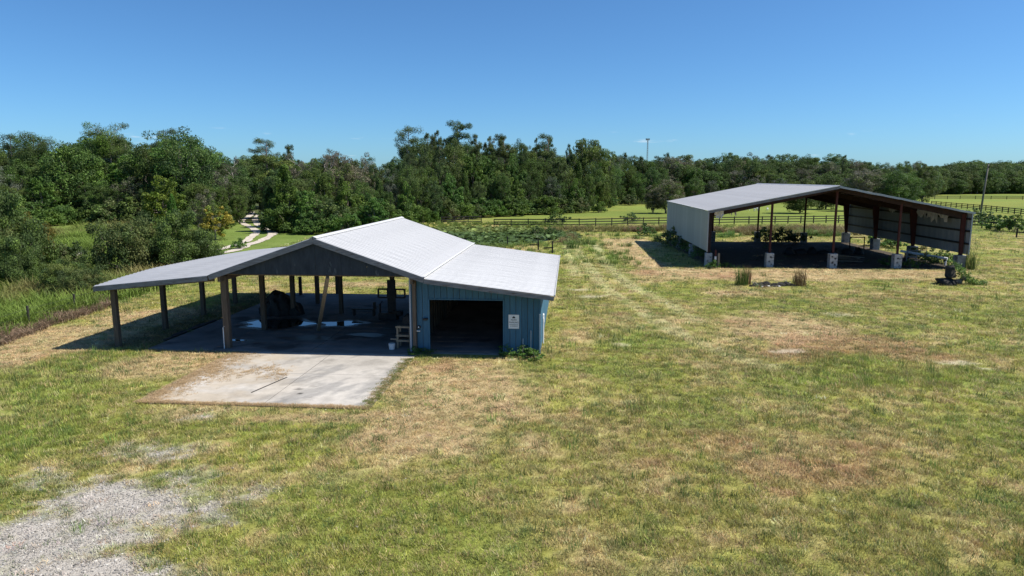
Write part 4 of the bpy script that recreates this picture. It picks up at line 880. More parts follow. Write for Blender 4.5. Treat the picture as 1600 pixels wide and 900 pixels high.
def proto_oak(seed, H=15., Rr=5.2, base=.12, cols=OAK, clumps=150, cnt=75, size=.34, moss=0, lump=.38, top=1.0):
    rg = np.random.default_rng(seed); rr = random.Random(seed)
    d = rg.normal(size=(clumps, 3)); d /= np.linalg.norm(d, axis=1)[:, None]
    lob = 1 + lump * (fbm(d[:, 0] * 2.2 + d[:, 2] * 1.7 + seed, d[:, 1] * 2.2 - d[:, 2], 1.0, seed, 3) - .5) * 2
    f = (.35 + .65 * rg.random(clumps) ** .5) * lob
    zc = H * (base + 1) / 2; hz = H * (1 - base) / 2
    C = np.stack([d[:, 0] * Rr * f, d[:, 1] * Rr * f, zc + d[:, 2] * hz * f * top], 1); C[:, 2] = np.clip(C[:, 2], .6, H * 1.04)
    low = np.clip((zc - C[:, 2]) / hz, 0, 1)[:, None]; C[:, :2] *= 1 + .10 * low
    rad = rg.uniform(.7, 1.35, clumps)[:, None] * Rr * .20 * np.array((1, 1, .72))
    parts = [leaves(C, rad, cnt, size, cols, rg)]
    if moss:
        k = rg.choice(clumps, int(clumps * moss), replace=False); Cm = C[k] - np.array((0, 0, .5))
        parts.append(leaves(Cm, rad[k] * np.array((.9, .9, 1.5)), int(cnt * .55), size * 1.3, MOSS, rg, .16, -.1, .2, 3.0))
    mb = MB(); tz = H * .42; limb(mb, (0, 0, -.3), (rr.uniform(-.4, .4), rr.uniform(-.4, .4), tz), H * .026, H * .017, rr, 8, 5)
    for k in rg.choice(clumps, 16, replace=False):
        limb(mb, (0, 0, tz * rr.uniform(.55, 1.0)), C[k], H * .010, H * .002, rr)
    return mb.mesh('trunk', M['bark'], True), crown_mesh('crown', parts), H
def proto_pine(seed, H=20., crown=.42, spread=2.8, cols=PINE, nb=24, cnt=170, flat=.95, flatTop=False):
    rg = np.random.default_rng(seed); rr = random.Random(seed); mb = MB(); lean = Vector((rr.uniform(-.05, .05) * H, rr.uniform(-.05, .05) * H, 0)); C = []; RD = []
    axis_ = lambda z: Vector((lean.x * (z / H) ** 1.5, lean.y * (z / H) ** 1.5, z))
    zs = [H * k / 8 for k in range(9)]; mb.tube([axis_(z) if z else Vector((0, 0, -.3)) for z in zs], [H * .0125 * (1 - .75 * z / H) for z in zs], 7)
    for k in range(nb):
        t = rr.random() ** (.75); z = H * (1 - crown * t); a = rr.uniform(0, 6.28)
        rad = spread * ((.35 + .65 * math.sin(math.pi * min(1, .22 + t * .7))) if not flatTop else (.55 + .45 * (1 - t))) * rr.uniform(.45, 1.05)
        p = axis_(z); q = p + Vector((rad * math.cos(a), rad * math.sin(a), rr.uniform(.1, .9) * rad * .45)); limb(mb, p - Vector((0, 0, rad * .25)), q, .075, .025, rr, 4, 3)
        C.append(q[:]); RD.append(np.array((1, 1, flat)) * rr.uniform(.55, 1.05) * spread * .36)
        if rr.random() < .85: m_ = p.lerp(q, .55); C.append((m_ + Vector((rr.uniform(-.5, .5), rr.uniform(-.5, .5), .25)))[:]); RD.append(np.array((1, 1, flat)) * spread * .30)
    C.append(axis_(H)[:]); RD.append(np.array((1, 1, .8)) * spread * .30)
    for k in range(4): z = H * rr.uniform(.35, 1 - crown); p = axis_(z); a = rr.uniform(0, 6.28); limb(mb, p, p + Vector((math.cos(a), math.sin(a), .1)) * rr.uniform(.6, 1.6), .05, .015, rr, 4, 2)
    return mb.mesh('trunk', M['bark'], True), crown_mesh('crown', [leaves(np.array(C), np.array(RD), cnt, .34, cols, rg, .24, .25, .15)]), H
def proto_cone(seed, H=12., Rr=3.4, cols=BRIGHT, clumps=170, cnt=80, size=.34):
    rg = np.random.default_rng(seed); rr = random.Random(seed); t = rg.random(clumps) ** .8; a = rg.uniform(0, 6.28, clumps)
    rad = Rr * (t ** .75) * (.55 + .45 * rg.random(clumps)); z = H * (1 - t * .97)
    C = np.stack([rad * np.cos(a), rad * np.sin(a), z], 1); RD = (rg.uniform(.7, 1.2, clumps) * Rr * .17)[:, None] * np.array((1, 1, 1.5))
    mb = MB(); limb(mb, (0, 0, -.3), (0, 0, H * .9), H * .02, .03, rr, 7, 4)
    return mb.mesh('trunk', M['bark'], True), crown_mesh('crown', [leaves(C, RD, cnt, size, cols, rg, .4, .3, .3)]), H
def proto_shrub(seed, H=4., Rr=2.8, cols=OAK, clumps=70, cnt=90, size=.22, moss=0, twigs=14):
    rg = np.random.default_rng(seed); rr = random.Random(seed); d = rg.normal(size=(clumps, 3)); d /= np.linalg.norm(d, axis=1)[:, None]; d[:, 2] = abs(d[:, 2])
    f = (.35 + .65 * rg.random(clumps) ** .6) * (1 + .5 * (fbm(d[:, 0] * 2 + seed, d[:, 1] * 2 + d[:, 2], .9, seed, 3) - .5) * 2)
    C = np.stack([d[:, 0] * Rr * f, d[:, 1] * Rr * f, .15 * H + d[:, 2] * H * .82 * f], 1); RD = (rg.uniform(.6, 1.3, clumps) * Rr * .20)[:, None] * np.array((1, 1, .8))
    parts = [leaves(C, RD, cnt, size, cols, rg, .5, .35, .3)]
    mb = MB()
    for k in rg.choice(clumps, twigs, replace=False): limb(mb, (rr.uniform(-.3, .3), rr.uniform(-.3, .3), -.1), C[k] * 1.05, .05 * H / 4, .012, rr, 5, 4)
    return mb.mesh('stems', M['bark'], True), crown_mesh('foliage', parts), H
def proto_dead(seed, H=12.):
    rg = np.random.default_rng(seed); rr = random.Random(seed); mb = MB(); tips = []
    limb(mb, (0, 0, -.3), (0, 0, H * .8), H * .02, .06, rr, 7, 5)
    def grow(p, d, L, r, dep):
        q = p + d * L; limb(mb, p, q, r, r * .5, rr, 4, 2)
        if dep == 0: tips.append(q[:]); return
        for _ in range(3): grow(q, (d + Vector((rr.uniform(-.7, .7), rr.uniform(-.7, .7), rr.uniform(-.1, .6)))).normalized(), L * .68, r * .5, dep - 1)
    for k in range(11):
        z = H * rr.uniform(.35, .8); a = rr.uniform(0, 6.28); grow(Vector((0, 0, z)), Vector((math.cos(a), math.sin(a), .7)).normalized(), H * .13, .09, 2)
    C = np.array(tips); return mb.mesh('trunk', M['bark_dead'], True), crown_mesh('crown', [leaves(C, np.full((len(C), 3), .55), 26, .34, MOSS + DEAD, rg, .2, 0, .1, 2.5)]), H
PR = {}
for i in range(5): PR['oak%d' % i] = proto_oak(100 + i, 15 + i * .4, 4.6 + .35 * i, .10, OAK if i % 2 else OAK + BRIGHT[:1], 165, 115, .33, moss=[0, .12, 0, .25, .1][i])
for i in range(2): PR['round%d' % i] = proto_oak(130 + i, 12, 6.2, .06, OAK, 200, 115, .35, moss=.3 * i, lump=.22)
for i in range(5): PR['pine%d' % i] = proto_pine(200 + i, 20, [.40, .5, .34, .62, .45][i], [3.0, 2.6, 3.3, 2.4, 2.2][i], PINE, [26, 32, 22, 34, 24][i])
for i in range(2): PR['flatpine%d' % i] = proto_pine(230 + i, 17, .28, 4.6, PINE + BRIGHT[:1], 34, 200, .8, True)
for i in range(3): PR['moss%d' % i] = proto_oak(300 + i, 13, 4.9, .10, MOSS + OAK[:2], 140, 95, .32, moss=.7, lump=.4)
for i in range(2): PR['dead%d' % i] = proto_dead(330 + i)
for i in range(2): PR['cone%d' % i] = proto_cone(400 + i, 12, 3.6, [(.062, .100, .024), (.085, .130, .028), (.05, .08, .022)])
for i in range(2): PR['bright%d' % i] = proto_oak(420 + i, 9, 3.4, .04, BRIGHT, 110, 80, .36)
PR['yellow0'] = proto_oak(440, 6, 2.2, .04, YEL, 70, 70, .28)
for i in range(3): PR['shrub%d' % i] = proto_shrub(500 + i, 4, 2.9, [OAK + BRIGHT, BRIGHT, OAK + [(.11, .12, .05)]][i], 75, 80, .30)
for i in range(3): PR['bush%d' % i] = proto_shrub(520 + i, 5, 3.6, [[(.060, .085, .028), (.085, .105, .035), (.115, .120, .045), (.05, .07, .025)], [(.07, .10, .03), (.10, .14, .035), (.05, .075, .025)], [(.075, .11, .03), (.12, .14, .04), (.06, .09, .03)]][i], 130, 210, .19)
PR['weed0'] = proto_shrub(560, 1.0, .75, [(.085, .165, .035), (.11, .20, .045), (.07, .13, .03)], 26, 30, .13, twigs=8)
PR['weed1'] = proto_shrub(561, 1.0, .8, [(.06, .10, .03), (.09, .13, .04)], 26, 30, .12, twigs=8)
NAMES = {'oak': 'oak_tree', 'round': 'oak_tree', 'pine': 'pine_tree', 'flatpine': 'pine_tree', 'moss': 'mossy_oak_tree', 'dead': 'bare_tree', 'cone': 'conical_tree', 'bright': 'young_tree', 'yellow': 'flowering_shrub', 'shrub': 'shrub', 'bush': 'bush', 'weed': 'weed_clump'}
CATS = {'oak': 'tree', 'round': 'tree', 'pine': 'tree', 'flatpine': 'tree', 'moss': 'tree', 'dead': 'tree', 'cone': 'tree', 'bright': 'tree', 'yellow': 'shrub', 'shrub': 'shrub', 'bush': 'bush', 'weed': 'weed'}
def plant(key, x, y, H, label, group=None, wid=1.0, tint=None, z=None):
    tm, cm, h0 = PR[key]; k = key.rstrip('0123456789'); s = H / h0
    r = empty(NAMES[k], (x, y, gzp(x, y) if z is None else z), rnd.uniform(0, 6.28)); r.scale = (s * wid, s * wid, s)
    sm = k in ('shrub', 'bush', 'weed'); 
    a = link('stems' if sm else 'trunk', tm, r); b = link('foliage' if sm else 'crown', cm, r)
    v = rnd.uniform(.85, 1.35); b.color = tint or (v * rnd.uniform(.86, 1.14), v, v * rnd.uniform(.75, 1.05), 1)
    tag(r, label, CATS[k], group); return r
def atpx(px, D):
    return (px - 800) / 1067.0 * (D * math.cos(PITCH) + CAM_H * math.sin(PITCH))
TOPX = [-200, 0, 60, 110, 150, 185, 225, 260, 290, 330, 355, 380, 400, 440, 480, 540, 590, 625, 645, 670, 690, 720, 745, 780, 850, 880, 920, 960, 1000, 1050, 1100, 1150, 1250, 1300, 1360, 1440, 1500, 1550, 1600, 1800]
TOPY = [215, 218, 214, 226, 210, 206, 214, 214, 210, 226, 240, 248, 240, 238, 240, 238, 243, 232, 216, 214, 208, 210, 218, 219, 217, 226, 220, 238, 240, 238, 240, 238, 240, 243, 251, 253, 252, 251, 251, 252]
FRX = [-200, 0, 120, 300, 370, 400, 440, 500, 600, 680, 760, 850, 940, 960, 1040, 1100, 1250, 1300, 1430, 1460, 1600, 1800]
FRD = [100, 108, 118, 112, 110, 150, 100, 100, 108, 122, 140, 150, 160, 200, 205, 210, 215, 215, 230, 330, 345, 360]
RNG_LAB = [(-300, 40, 'at the far left edge'), (40, 120, 'near the leftmost flat-topped pine'), (120, 240, 'near the umbrella pine'), (240, 330, 'left of the track'), (330, 400, 'at the head of the track'), (400, 480, 'near the large conical tree'), (480, 560, 'near the bare grey tree'), (560, 630, 'above the barn ridge'),
    (630, 700, 'near the round-headed pine'), (700, 770, 'near the tallest pine'), (770, 850, 'beyond the left board fence end'), (850, 950, 'above the board fence'), (950, 1000, 'just left of the mast'), (1000, 1060, 'behind the spreading mossy oak'), (1060, 1180, "over the shed's left roof slope"), (1180, 1300, "over the shed's ridge"), (1300, 1440, "over the shed's right roof slope"), (1440, 1535, 'across the right pasture'), (1535, 1585, 'just right of the utility pole'), (1585, 1900, 'at the far right edge')]
KLAB = {'oak': 'dark green oak', 'round': 'broad dark oak', 'pine': 'tall tufted pine', 'flatpine': 'flat-topped pine', 'moss': 'grey moss-hung oak', 'dead': 'bare grey tree', 'cone': 'conical green tree', 'bright': 'fresh green young tree', 'yellow': 'yellow flowering shrub', 'shrub': 'green shrub'}
ROWS = ['front row', 'second row', 'third row', 'fourth row', 'back row', 'at forest foot']
ORD = ['leftmost', 'second from left', 'third from left', 'fourth from left', 'fifth from left', 'sixth from left', 'seventh from left', 'eighth from left', 'ninth from left', 'tenth from left', 'eleventh from left', 'twelfth from left', 'thirteenth from left', 'fourteenth from left', 'fifteenth from left', 'sixteenth from left', 'seventeenth from left', 'eighteenth from left', 'nineteenth from left', 'twentieth from left'] + ['number %d from left' % k for k in range(21, 60)]
def region(px):
    for a, b, t in RNG_LAB:
        if a <= px < b: return t
    return RNG_LAB[-1][2]
WOODS = {}
def wood(px, D, H, key, wid=1.0, tint=None, label=None, row=0):
    x = atpx(px, D); k = key.rstrip('0123456789')
    o = plant(key, x, D, H, label or KLAB[k], None if label else KLAB[k] + 's of the woods', wid, tint)
    if not label: WOODS.setdefault('%s, %s %s' % (KLAB[k], ROWS[row], region(px)), []).append((px, o))
def topH(px, D): return CAM_H + (279 - float(np.interp(px, TOPX, TOPY))) * D / 1067.0
track_clear = lambda px, D: 378 < px < 422 and D < 165
# rows of the woods, front to back
for row, (dd, hf, step) in enumerate(((0, .55, 27), (7, .76, 29), (17, .90, 30), (30, .99, 31), (46, 1.0, 34))):
    px = -150 + row * 9.0
    while px < 1740:
        D = float(np.interp(px, FRX, FRD)) + dd + rnd.uniform(-2.5, 3); far = D > 300
        H = topH(px, D) * hf * rnd.uniform(.84, 1.03)
        if 945 < px < 1030 and row == 0: H *= .8
        q = rnd.random(); wid = rnd.uniform(.8, 1.15)
        if px > 1440: key = 'round%d' % rnd.randrange(2) if q < .75 else 'oak%d' % rnd.randrange(5)
        elif px > 1040: key = 'oak%d' % rnd.randrange(5) if q < .62 else ('pine%d' % rnd.randrange(5) if q < .76 else 'moss%d' % rnd.randrange(3))
        elif row < 2: key = 'oak%d' % rnd.randrange(5) if q < .66 else ('moss%d' % rnd.randrange(3) if q < .75 else ('bright%d' % rnd.randrange(2) if q < .92 else 'cone%d' % rnd.randrange(2)))
        else: key = 'oak%d' % rnd.randrange(5) if q < .60 else ('pine%d' % rnd.randrange(5) if q < .86 else ('moss%d' % rnd.randrange(3) if q < .95 else 'dead%d' % rnd.randrange(2)))
        slim = .70 if 560 < px < 1045 else 1.0; wid *= slim
        if slim < 1 and row > 1 and key[:3] == 'oak' and rnd.random() < .3: key = 'pine%d' % rnd.randrange(5)
        if key[:4] == 'pine': H *= rnd.uniform(.98, 1.03)
        else: H *= .97
        if not track_clear(px, D): wood(px, D, H, key, wid * (1.0 if not far else 1.15), row=row)
        px += step * slim ** .8 * rnd.uniform(.75, 1.25) * (1.0 if D < 240 else .8) * 140 / max(D, 100) ** 1.0 * (1.25 if D > 200 else 1)
for k, px in enumerate((378, 388, 397, 406, 415, 424)): wood(px, 172 + 7 * (k % 3), topH(px, 180) * rnd.uniform(.85, 1.0), 'oak%d' % (k % 5), 1.0, row=4)
# shrubs along the foot of the woods
px = -120
while px < 1010:
    D = float(np.interp(px, FRX, FRD)) - rnd.uniform(1.5, 6)
    if not track_clear(px, D) and not (370 < px < 440): wood(px, D, rnd.uniform(2.2, 5.0), 'shrub%d' % rnd.randrange(3), rnd.uniform(.8, 1.3), row=5)
    px += rnd.uniform(14, 30)
for base, lst in WOODS.items():
    for k, (px, o) in enumerate(sorted(lst, key=lambda t: t[0])): o['label'] = base if len(lst) == 1 else base + ', ' + (ORD[k] if k < len(ORD) else 'further right')
# conspicuous trees
def star(px, topy, D, key, label, wid=1.0, tint=None, Hmul=1.0):
    
    k = key.rstrip('0123456789'); Hmul *= {'flatpine': .92, 'pine': .965, 'round': .97}.get(k, 1.0)
    if k == 'bush' and tint is None: tint = (1.3, 1.38, 1.2, 1)
    wood(px, D, (CAM_H + (279 - topy) * D / 1067.0) * Hmul, key, wid, tint, label)
star(62, 208, 128, 'flatpine0', 'flat-topped pine with pale spreading crown, leftmost of the tall pines', .95)
star(182, 196, 126, 'flatpine1', 'broad umbrella-crowned pine, tallest tree left of the track', 1.05)
star(120, 222, 120, 'round0', 'rounded oak between the two flat-topped pines at left', .8, (1.15, 1.3, 1.0, 1))
star(300, 206, 116, 'oak4', 'big dense oak rising just left of the sand track', 1.0); star(245, 214, 120, 'oak2', 'dense oak beside the umbrella pine, toward the track', .95)
star(420, 219, 150, 'pine2', 'crooked pine with yellow-green crown at the head of the track', 1.25, (1.35, 1.2, .8, 1)); star(455, 228, 150, 'pine1', 'slim pine right of the crooked pine by the track', .9)
star(448, 262, 98, 'cone0', 'large plumed conical tree standing right of the sand track', 1.15, (1.35, 1.4, 1.0, 1)); star(425, 290, 99, 'cone1', 'smaller plumed tree against the large conical tree by the track', .95, (.8, .85, .8, 1))
star(482, 300, 97, 'bright0', 'leafy bright green tree between the conical tree and the barn roof', 1.0); star(510, 236, 128, 'dead0', 'bare grey moss-draped tree above the open barn', 1.1); star(535, 238, 132, 'moss0', 'grey moss-hung oak next to the bare tree above the barn', .9); star(475, 242, 130, 'dead1', 'smaller bare grey tree with pale limbs by the conical tree', 1.0)
star(545, 288, 103, 'bright1', 'young tree with fresh leaves just behind the barn ridge', .9, (1.2, 1.1, .8, 1)); star(585, 310, 98, 'bright0', 'low fresh green tree left of the ridge end of the barn', 1.1, (.95, 1.15, 1, 1)); star(540, 330, 92, 'shrub1', 'bright shrub in front of the woods, left of the barn ridge', 1.2)
star(645, 202, 150, 'pine2', 'round-headed pine left of the tallest pine over the barn', 1.15); star(712, 190, 152, 'pine0', 'tallest pine of the skyline, with open forked crown', 1.1); star(675, 208, 155, 'pine4', 'slim pine between the round-headed and the tallest pine', 1.0); star(745, 211, 156, 'pine3', 'narrow pine just right of the tallest pine', .8); star(765, 213, 158, 'pine4', 'thin pine, second to the right of the tallest pine', .7)
star(786, 213, 160, 'pine1', 'thick-topped pine, third to the right of the tallest pine', 1.1); star(855, 212, 170, 'pine2', 'pine with tufted top above the board fence', 1.0); star(920, 216, 175, 'oak3', 'tall oak crowning the skyline above the board fence', .9)
star(1040, 281, 150, 'moss1', 'spreading grey moss-draped oak beside the left wall of the steel shed', 1.25); star(1020, 292, 150, 'moss2', 'low moss-hung limb tree left of the spreading mossy oak', 1.0)
star(1290, 268, 170, 'round1', 'broad oak behind the ridge of the steel shed', .9); star(1345, 262, 160, 'moss0', 'grey mossy oak rising over the right roof of the steel shed', 1.2); star(1400, 264, 158, 'round0', 'round oak right of the mossy oak behind the steel shed', 1.0, (1.05, 1.2, 1, 1)); star(1440, 258, 190, 'oak1', 'oak at the edge of the right-hand pasture', .9); star(1250, 278, 150, 'round0', 'low spreading oak seen under the roof of the steel shed', 1.0)
star(338, 318, 84, 'yellow0', 'yellow flowering shrub on the bank left of the sand track', 1.0); star(322, 300, 92, 'moss2', 'small grey mossy tree above the yellow shrub by the track', .9); star(258, 280, 100, 'bright1', 'yellow-green tree in the middle of the left woods', 1.0, (1.5, 1.2, .8, 1)); star(272, 305, 96, 'cone0', 'vivid green feathery tree in front of the left woods', .8, (1.2, 1.7, 1.0, 1))
# bushes between the wire fence and the woods, on the left
star(205, 338, 54, 'bush0', 'large dark bush beyond the lean-to roof', .72, None, 1.15); star(285, 345, 55, 'bush1', 'large leafy bush right of the dark bush, over the lean-to roof', .74, None, 1.15); star(248, 346, 60, 'bush0', 'bush wedged behind the two large bushes over the lean-to', .7)
star(15, 318, 52, 'bush1', 'tall dense bush at the left edge of the view', .62, None, 1.1); star(-40, 310, 50, 'bush0', 'tall bush cut off by the left edge of the view', .7); star(60, 335, 55, 'bush2', 'bush with reddish-yellow tips, right of the left edge bush', .5, (1.5, 1.05, .7, 1)); star(30, 372, 47, 'bush1', 'lower bush in front of the left edge bushes', .75)
star(110, 402, 45, 'bush2', 'small scrubby bush in the tall grass before the lean-to', 1.0); star(130, 410, 43, 'bush0', 'small dark bush nearest the corner of the lean-to roof', .9); star(105, 375, 56, 'shrub2', 'low scrub beside the fallen grey branches', .9); star(325, 368, 58, 'bush1', 'bush at the right end of the row over the lean-to', .6)

# weeds at the walls and piers
for (px, py, H, key, lab) in ((801, 553, .55, 'weed0', 'leafy weed at the foot of the blue wall under the notice'), (822, 556, .5, 'weed0', 'leafy weed at the right corner of the blue wall'), (652, 553, .38, 'weed0', 'low broad-leaved weed at the doorway corner of the garage'), (668, 553, .3, 'weed1', 'small weed at the left jamb of the garage doorway'), (835, 560, .5, 'weed0', 'weed creeping round the outer corner of the blue garage'),
    (1112, 419, .8, 'weed0', 'green weed at the left front pier of the steel shed'), (1135, 417, .5, 'weed0', 'low weed right of the left front pier'), (1390, 416, 1.0, 'weed0', 'broad weed clump left of the fourth pier of the shed'), (1420, 418, .8, 'weed0', 'weed clump right of the fourth pier of the shed'), (1450, 416, 1.1, 'weed1', 'dark weed clump below the white pipe'), (1475, 412, 1.3, 'weed0', 'weed clump beside the right front pier of the shed'), (1437, 405, 1.4, 'weed1', 'dark weed clump inside the right side of the shed'),
    (1052, 385, 2.2, 'weed1', 'dark tall weed at the back of the shed\'s left wall'), (1072, 392, 2.0, 'weed1', 'dark weed halfway along the shed\'s left wall'), (1090, 404, 1.3, 'weed1', 'dark weed toward the front of the shed\'s left wall'), (1193, 378, 1.9, 'weed1', 'dark weed by the back centre pier of the shed'), (1225, 381, 2.0, 'weed1', 'dark weed between the back piers of the shed'), (1240, 381, 1.7, 'weed1', 'dark weed left of the second back pier'), (1375, 384, 2.0, 'weed0', 'bright weed outside the shed seen under its right wall'), (1395, 388, 1.6, 'weed0', 'second bright weed seen under the right wall of the shed'),
    (870, 350, 2.2, 'weed1', 'dark round weed growing in the board fence'), (840, 364, 1.5, 'weed1', 'dark weed clump in front of the board fence, left one'), (862, 364, 1.3, 'weed1', 'dark weed clump in front of the board fence, right one'), (985, 347, 1.8, 'weed1', 'weed growing up the board fence near the mossy oak'), (1012, 368, 1.7, 'weed0', 'green weed in the rough strip left of the shed'), (1530, 351, 2.8, 'weed1', 'dark weed at the foot of the utility pole'), (1560, 360, 2.4, 'weed0', 'green weed along the near right fence, left one'), (1580, 362, 2.6, 'weed0', 'green weed along the near right fence, right one'), (372, 388, 1.2, 'weed0', 'small weed at the edge of the sand track over the lean-to')):
    p = G(px, py); plant(key, p.x, p.y, H, lab, wid=1.25 if H > .6 else 1.6, tint=None)
# grassy clumps in the lawn
reed = [tuft_mesh('reed', 120, .45, 1.25, .03, .35, rg, M['leaf'], 2) for _ in range(2)]
for me in reed: a = me.attributes.new('lcol', 'FLOAT_COLOR', 'POINT'); n = len(me.vertices); cc = np.repeat(rng.lognormal(0, .25, (n // 6, 1)), 6, 0) * np.ones((1, 3)); a.data.foreach_set('color', np.concatenate([cc, np.ones((n, 1))], 1).astype(np.float32).ravel())
for k, (px, py, H, c_, lab, w_) in enumerate(((1158, 445, 1.05, (.09, .15, .035, 1), 'green reedy grass clump at the left of the burnt pile', 1.0), (1167, 444, 1.0, (.21, .12, .06, 1), 'reddish dry grass clump touching the green one at the burnt pile', .6), (1249, 446, 1.0, (.17, .115, .06, 1), 'brown dry grass clump at the right of the burnt pile', 1.0), (1517, 422, 1.3, (.13, .165, .045, 1), 'tall arching grass clump at the right corner of the shed', 1.05), (895, 388, .8, (.10, .17, .04, 1), 'bright grass clump on the lawn behind the garage roof', 1.6))):
    p = G(px, py); o = link('grass_clump', reed[k % 2], None, (p.x, p.y, gzp(p.x, p.y)), (0, 0, k), (w_, w_, H)); o.color = c_; tag(o, lab, 'grass clump')

# ------------------------------------------------------------------ burnt pile, stump, logs
bp = thing_at('burnt_pile', 1206, 446, 'black burnt debris pile with white ash between two dry grass clumps', 'debris pile')
for k in range(11):
    o = noise_lump('ash_lump', rnd.uniform(.25, .5), rnd.uniform(.2, .4), rnd.uniform(.12, .30), M['ash'], 60 + k, .45, 3, bp); o.location = (-1.35 + .27 * k, rnd.uniform(-.35, .35) - (.3 if k in (1, 2, 5) else 0), 0)
for k in range(9): o = noise_lump('ash_flake', rnd.uniform(.08, .2), rnd.uniform(.06, .14), rnd.uniform(.04, .10), M['ash_white'], 90 + k, .5, 2, bp); o.location = (rnd.uniform(-1.2, .3), rnd.uniform(-.75, -.25), .03)
for k in range(12): a = Vector((rnd.uniform(-1.4, 1.4), rnd.uniform(-.5, .4), .05)); MB().tube([a, a + Vector((rnd.uniform(-.5, .5), rnd.uniform(-.3, .3), rnd.uniform(.05, .35)))], .03, 5).build('charred_stick', M['ash' if k % 3 else 'bark_dead'], bp)
stp = thing_at('tree_stump', 1482, 444, 'dark leaning tree stump overgrown with green vines near the shed', 'stump')
mb = MB(); mb.tube([(-.35, .05, -.1), (-.1, 0, .15), (.08, 0, .55), (.0, 0, 1.15), (-.05, 0, 1.35)], [.75, .55, .36, .30, .27], 12)
for a in (2.6, 3.6, -.4, .5, -1.4): mb.tube([(0, 0, .30), (.5 * math.cos(a), .4 * math.sin(a), .12), (1.0 * math.cos(a), .7 * math.sin(a), -.05)], [.22, .14, .05], 7)
mb.build('wood', M['timber_dark'], stp, smooth=True)
mb = MB(); mb.tube([(.5, .1, .1), (.85, .0, .22), (1.05, -.1, .42), (.9, -.1, .62)], [.25, .22, .2, .16], 9); mb.build('root_knot', M['pole'], stp, smooth=True)
rg2 = np.random.default_rng(5); Cv = np.array([(.02 + .10 * i + rnd.uniform(-.1, .3), rnd.uniform(-.55, .15), max(.12, 1.45 - .085 * i + rnd.uniform(-.25, .1))) for i in range(22)]); Cv[:, 2] = np.maximum(Cv[:, 2], .12)
link('vine', crown_mesh('vine', [leaves(Cv, np.full((22, 3), .30), 55, .14, [(.11, .20, .04), (.15, .22, .05), (.08, .14, .03)], rg2)]), stp)
for i, (a, b, r_, lab) in enumerate((((62, 410), (85, 396), .09, 'pale fallen branch slanting up out of the scrub at left'), ((118, 404), (142, 400), .13, 'pale fallen log lying beyond the tall grass at left'), ((48, 427), (72, 424), .10, 'low grey fallen branch in the shade of the left bushes'))):
    A = G(*a); B = G(*b); A.z = .25; B = Vector((B.x, A.y + 1.0, .9 if i == 0 else .45)); lg = empty('fallen_branch', A); tag(lg, lab, 'branch')
    d = B - A; mb = MB(); limb(mb, (0, 0, 0), d, r_, r_ * .5, rnd, 7, 5); mb.build('limb', M['bark_dead'], lg, smooth=True)
    for t in (.35, .6, .8): MB().tube([d * t, d * t + Vector((rnd.uniform(-.3, .5), rnd.uniform(-.3, .3), rnd.uniform(.3, .7)))], [r_ * .4, .015], 5).build('twig', M['bark_dead'], lg)

# ------------------------------------------------------------------ fences
def board_fence(pts, label, step=2.5, h=1.25, rails=(.35, .75, 1.15), mat='timber_dark', skip=None):
    A = pts[0]; r = empty('board_fence', (A.x, A.y, 0)); tag(r, label, 'fence'); P = []
    for a, b in zip(pts[:-1], pts[1:]):
        L = (b - a).length; n = max(1, int(round(L / step)))
        for k in range(n): P.append(a.lerp(b, k / n))
    P.append(pts[-1]); pm = MB().prism([(-.07, -.07), (.07, -.07), (.07, .07), (-.07, .07)], 'z', -.3, h + .05).mesh('post', M[mat])
    for i, p in enumerate(P):
        q = p - A; link('post', pm, r, (q.x, q.y, gzp(p.x, p.y)), (rnd.uniform(-.02, .02), rnd.uniform(-.02, .02), 0))
        if i < len(P) - 1:
            for z in rails:
                if skip and skip(i, z): continue
                n_ = P[i + 1] - A; MB().bar((q.x, q.y - .085, z + rnd.uniform(-.02, .02)), (n_.x, n_.y - .085, z + rnd.uniform(-.02, .02)), .03, .15).build('rail', M[mat], r)
    return r
board_fence([G(772, 354), G(905, 354), G(1005, 352)] + [G(1170, 350), G(1310, 348), G(1400, 346)], 'long dark board fence between the rough lawn and the bright pasture')
board_fence([G(1455, 321), G(1540, 329), G(1640, 341)], 'dark board fence crossing the pasture behind the utility pole', 3.2)
board_fence([G(1534, 349), G(1572, 352), G(1660, 363)], 'near dark board fence at the right edge, behind weeds', 2.6, skip=lambda i, z: i in (1, 4) and z > 1)
board_fence([G(1500, 354), G(1534, 356), G(1562, 360)], 'short low board fence running behind the steel shed corner', 2.6, 1.1, (.4, .95))
board_fence([G(1588, 371), G(1660, 380)], 'broken low fence rail nearest the right edge', 2.6, 1.2, (.7,))
board_fence([G(1420, 311.5), G(1500, 311), G(1700, 312.5)], 'faint far fence under the woods across the pasture', 5.0)
board_fence([G(690, 350), G(752, 349)], 'short dark fence run against the woods left of the pond', 2.6)
wf = empty('wire_fence', LW(0, 0), 0); wf.location = (-24.6, 27, 0); tag(wf, 'low wire fence on wooden stakes along the tall grass at left', 'fence')
P = [Vector((-24.75 + .012 * (y - 27) + rnd.uniform(-.06, .06), y, 0)) for y in (27.0, 31.0, 34.2, 37.8, 41.4, 45.0, 49.0)]
for i, p in enumerate(P):
    q = p - wf.location; MB().tube([(q.x, q.y, -.2), (q.x + rnd.uniform(-.06, .06), q.y, 1.1)], .06, 7).build('stake', M['timber_dark'], wf)
    if i < len(P) - 1:
        e = P[i + 1] - wf.location
        for z in (.35, .65, .95): MB().tube([(q.x, q.y, z), ((q.x + e.x) / 2, (q.y + e.y) / 2, z - .04), (e.x, e.y, z)], .006, 4, False).build('wire', M['dark_steel'], wf)
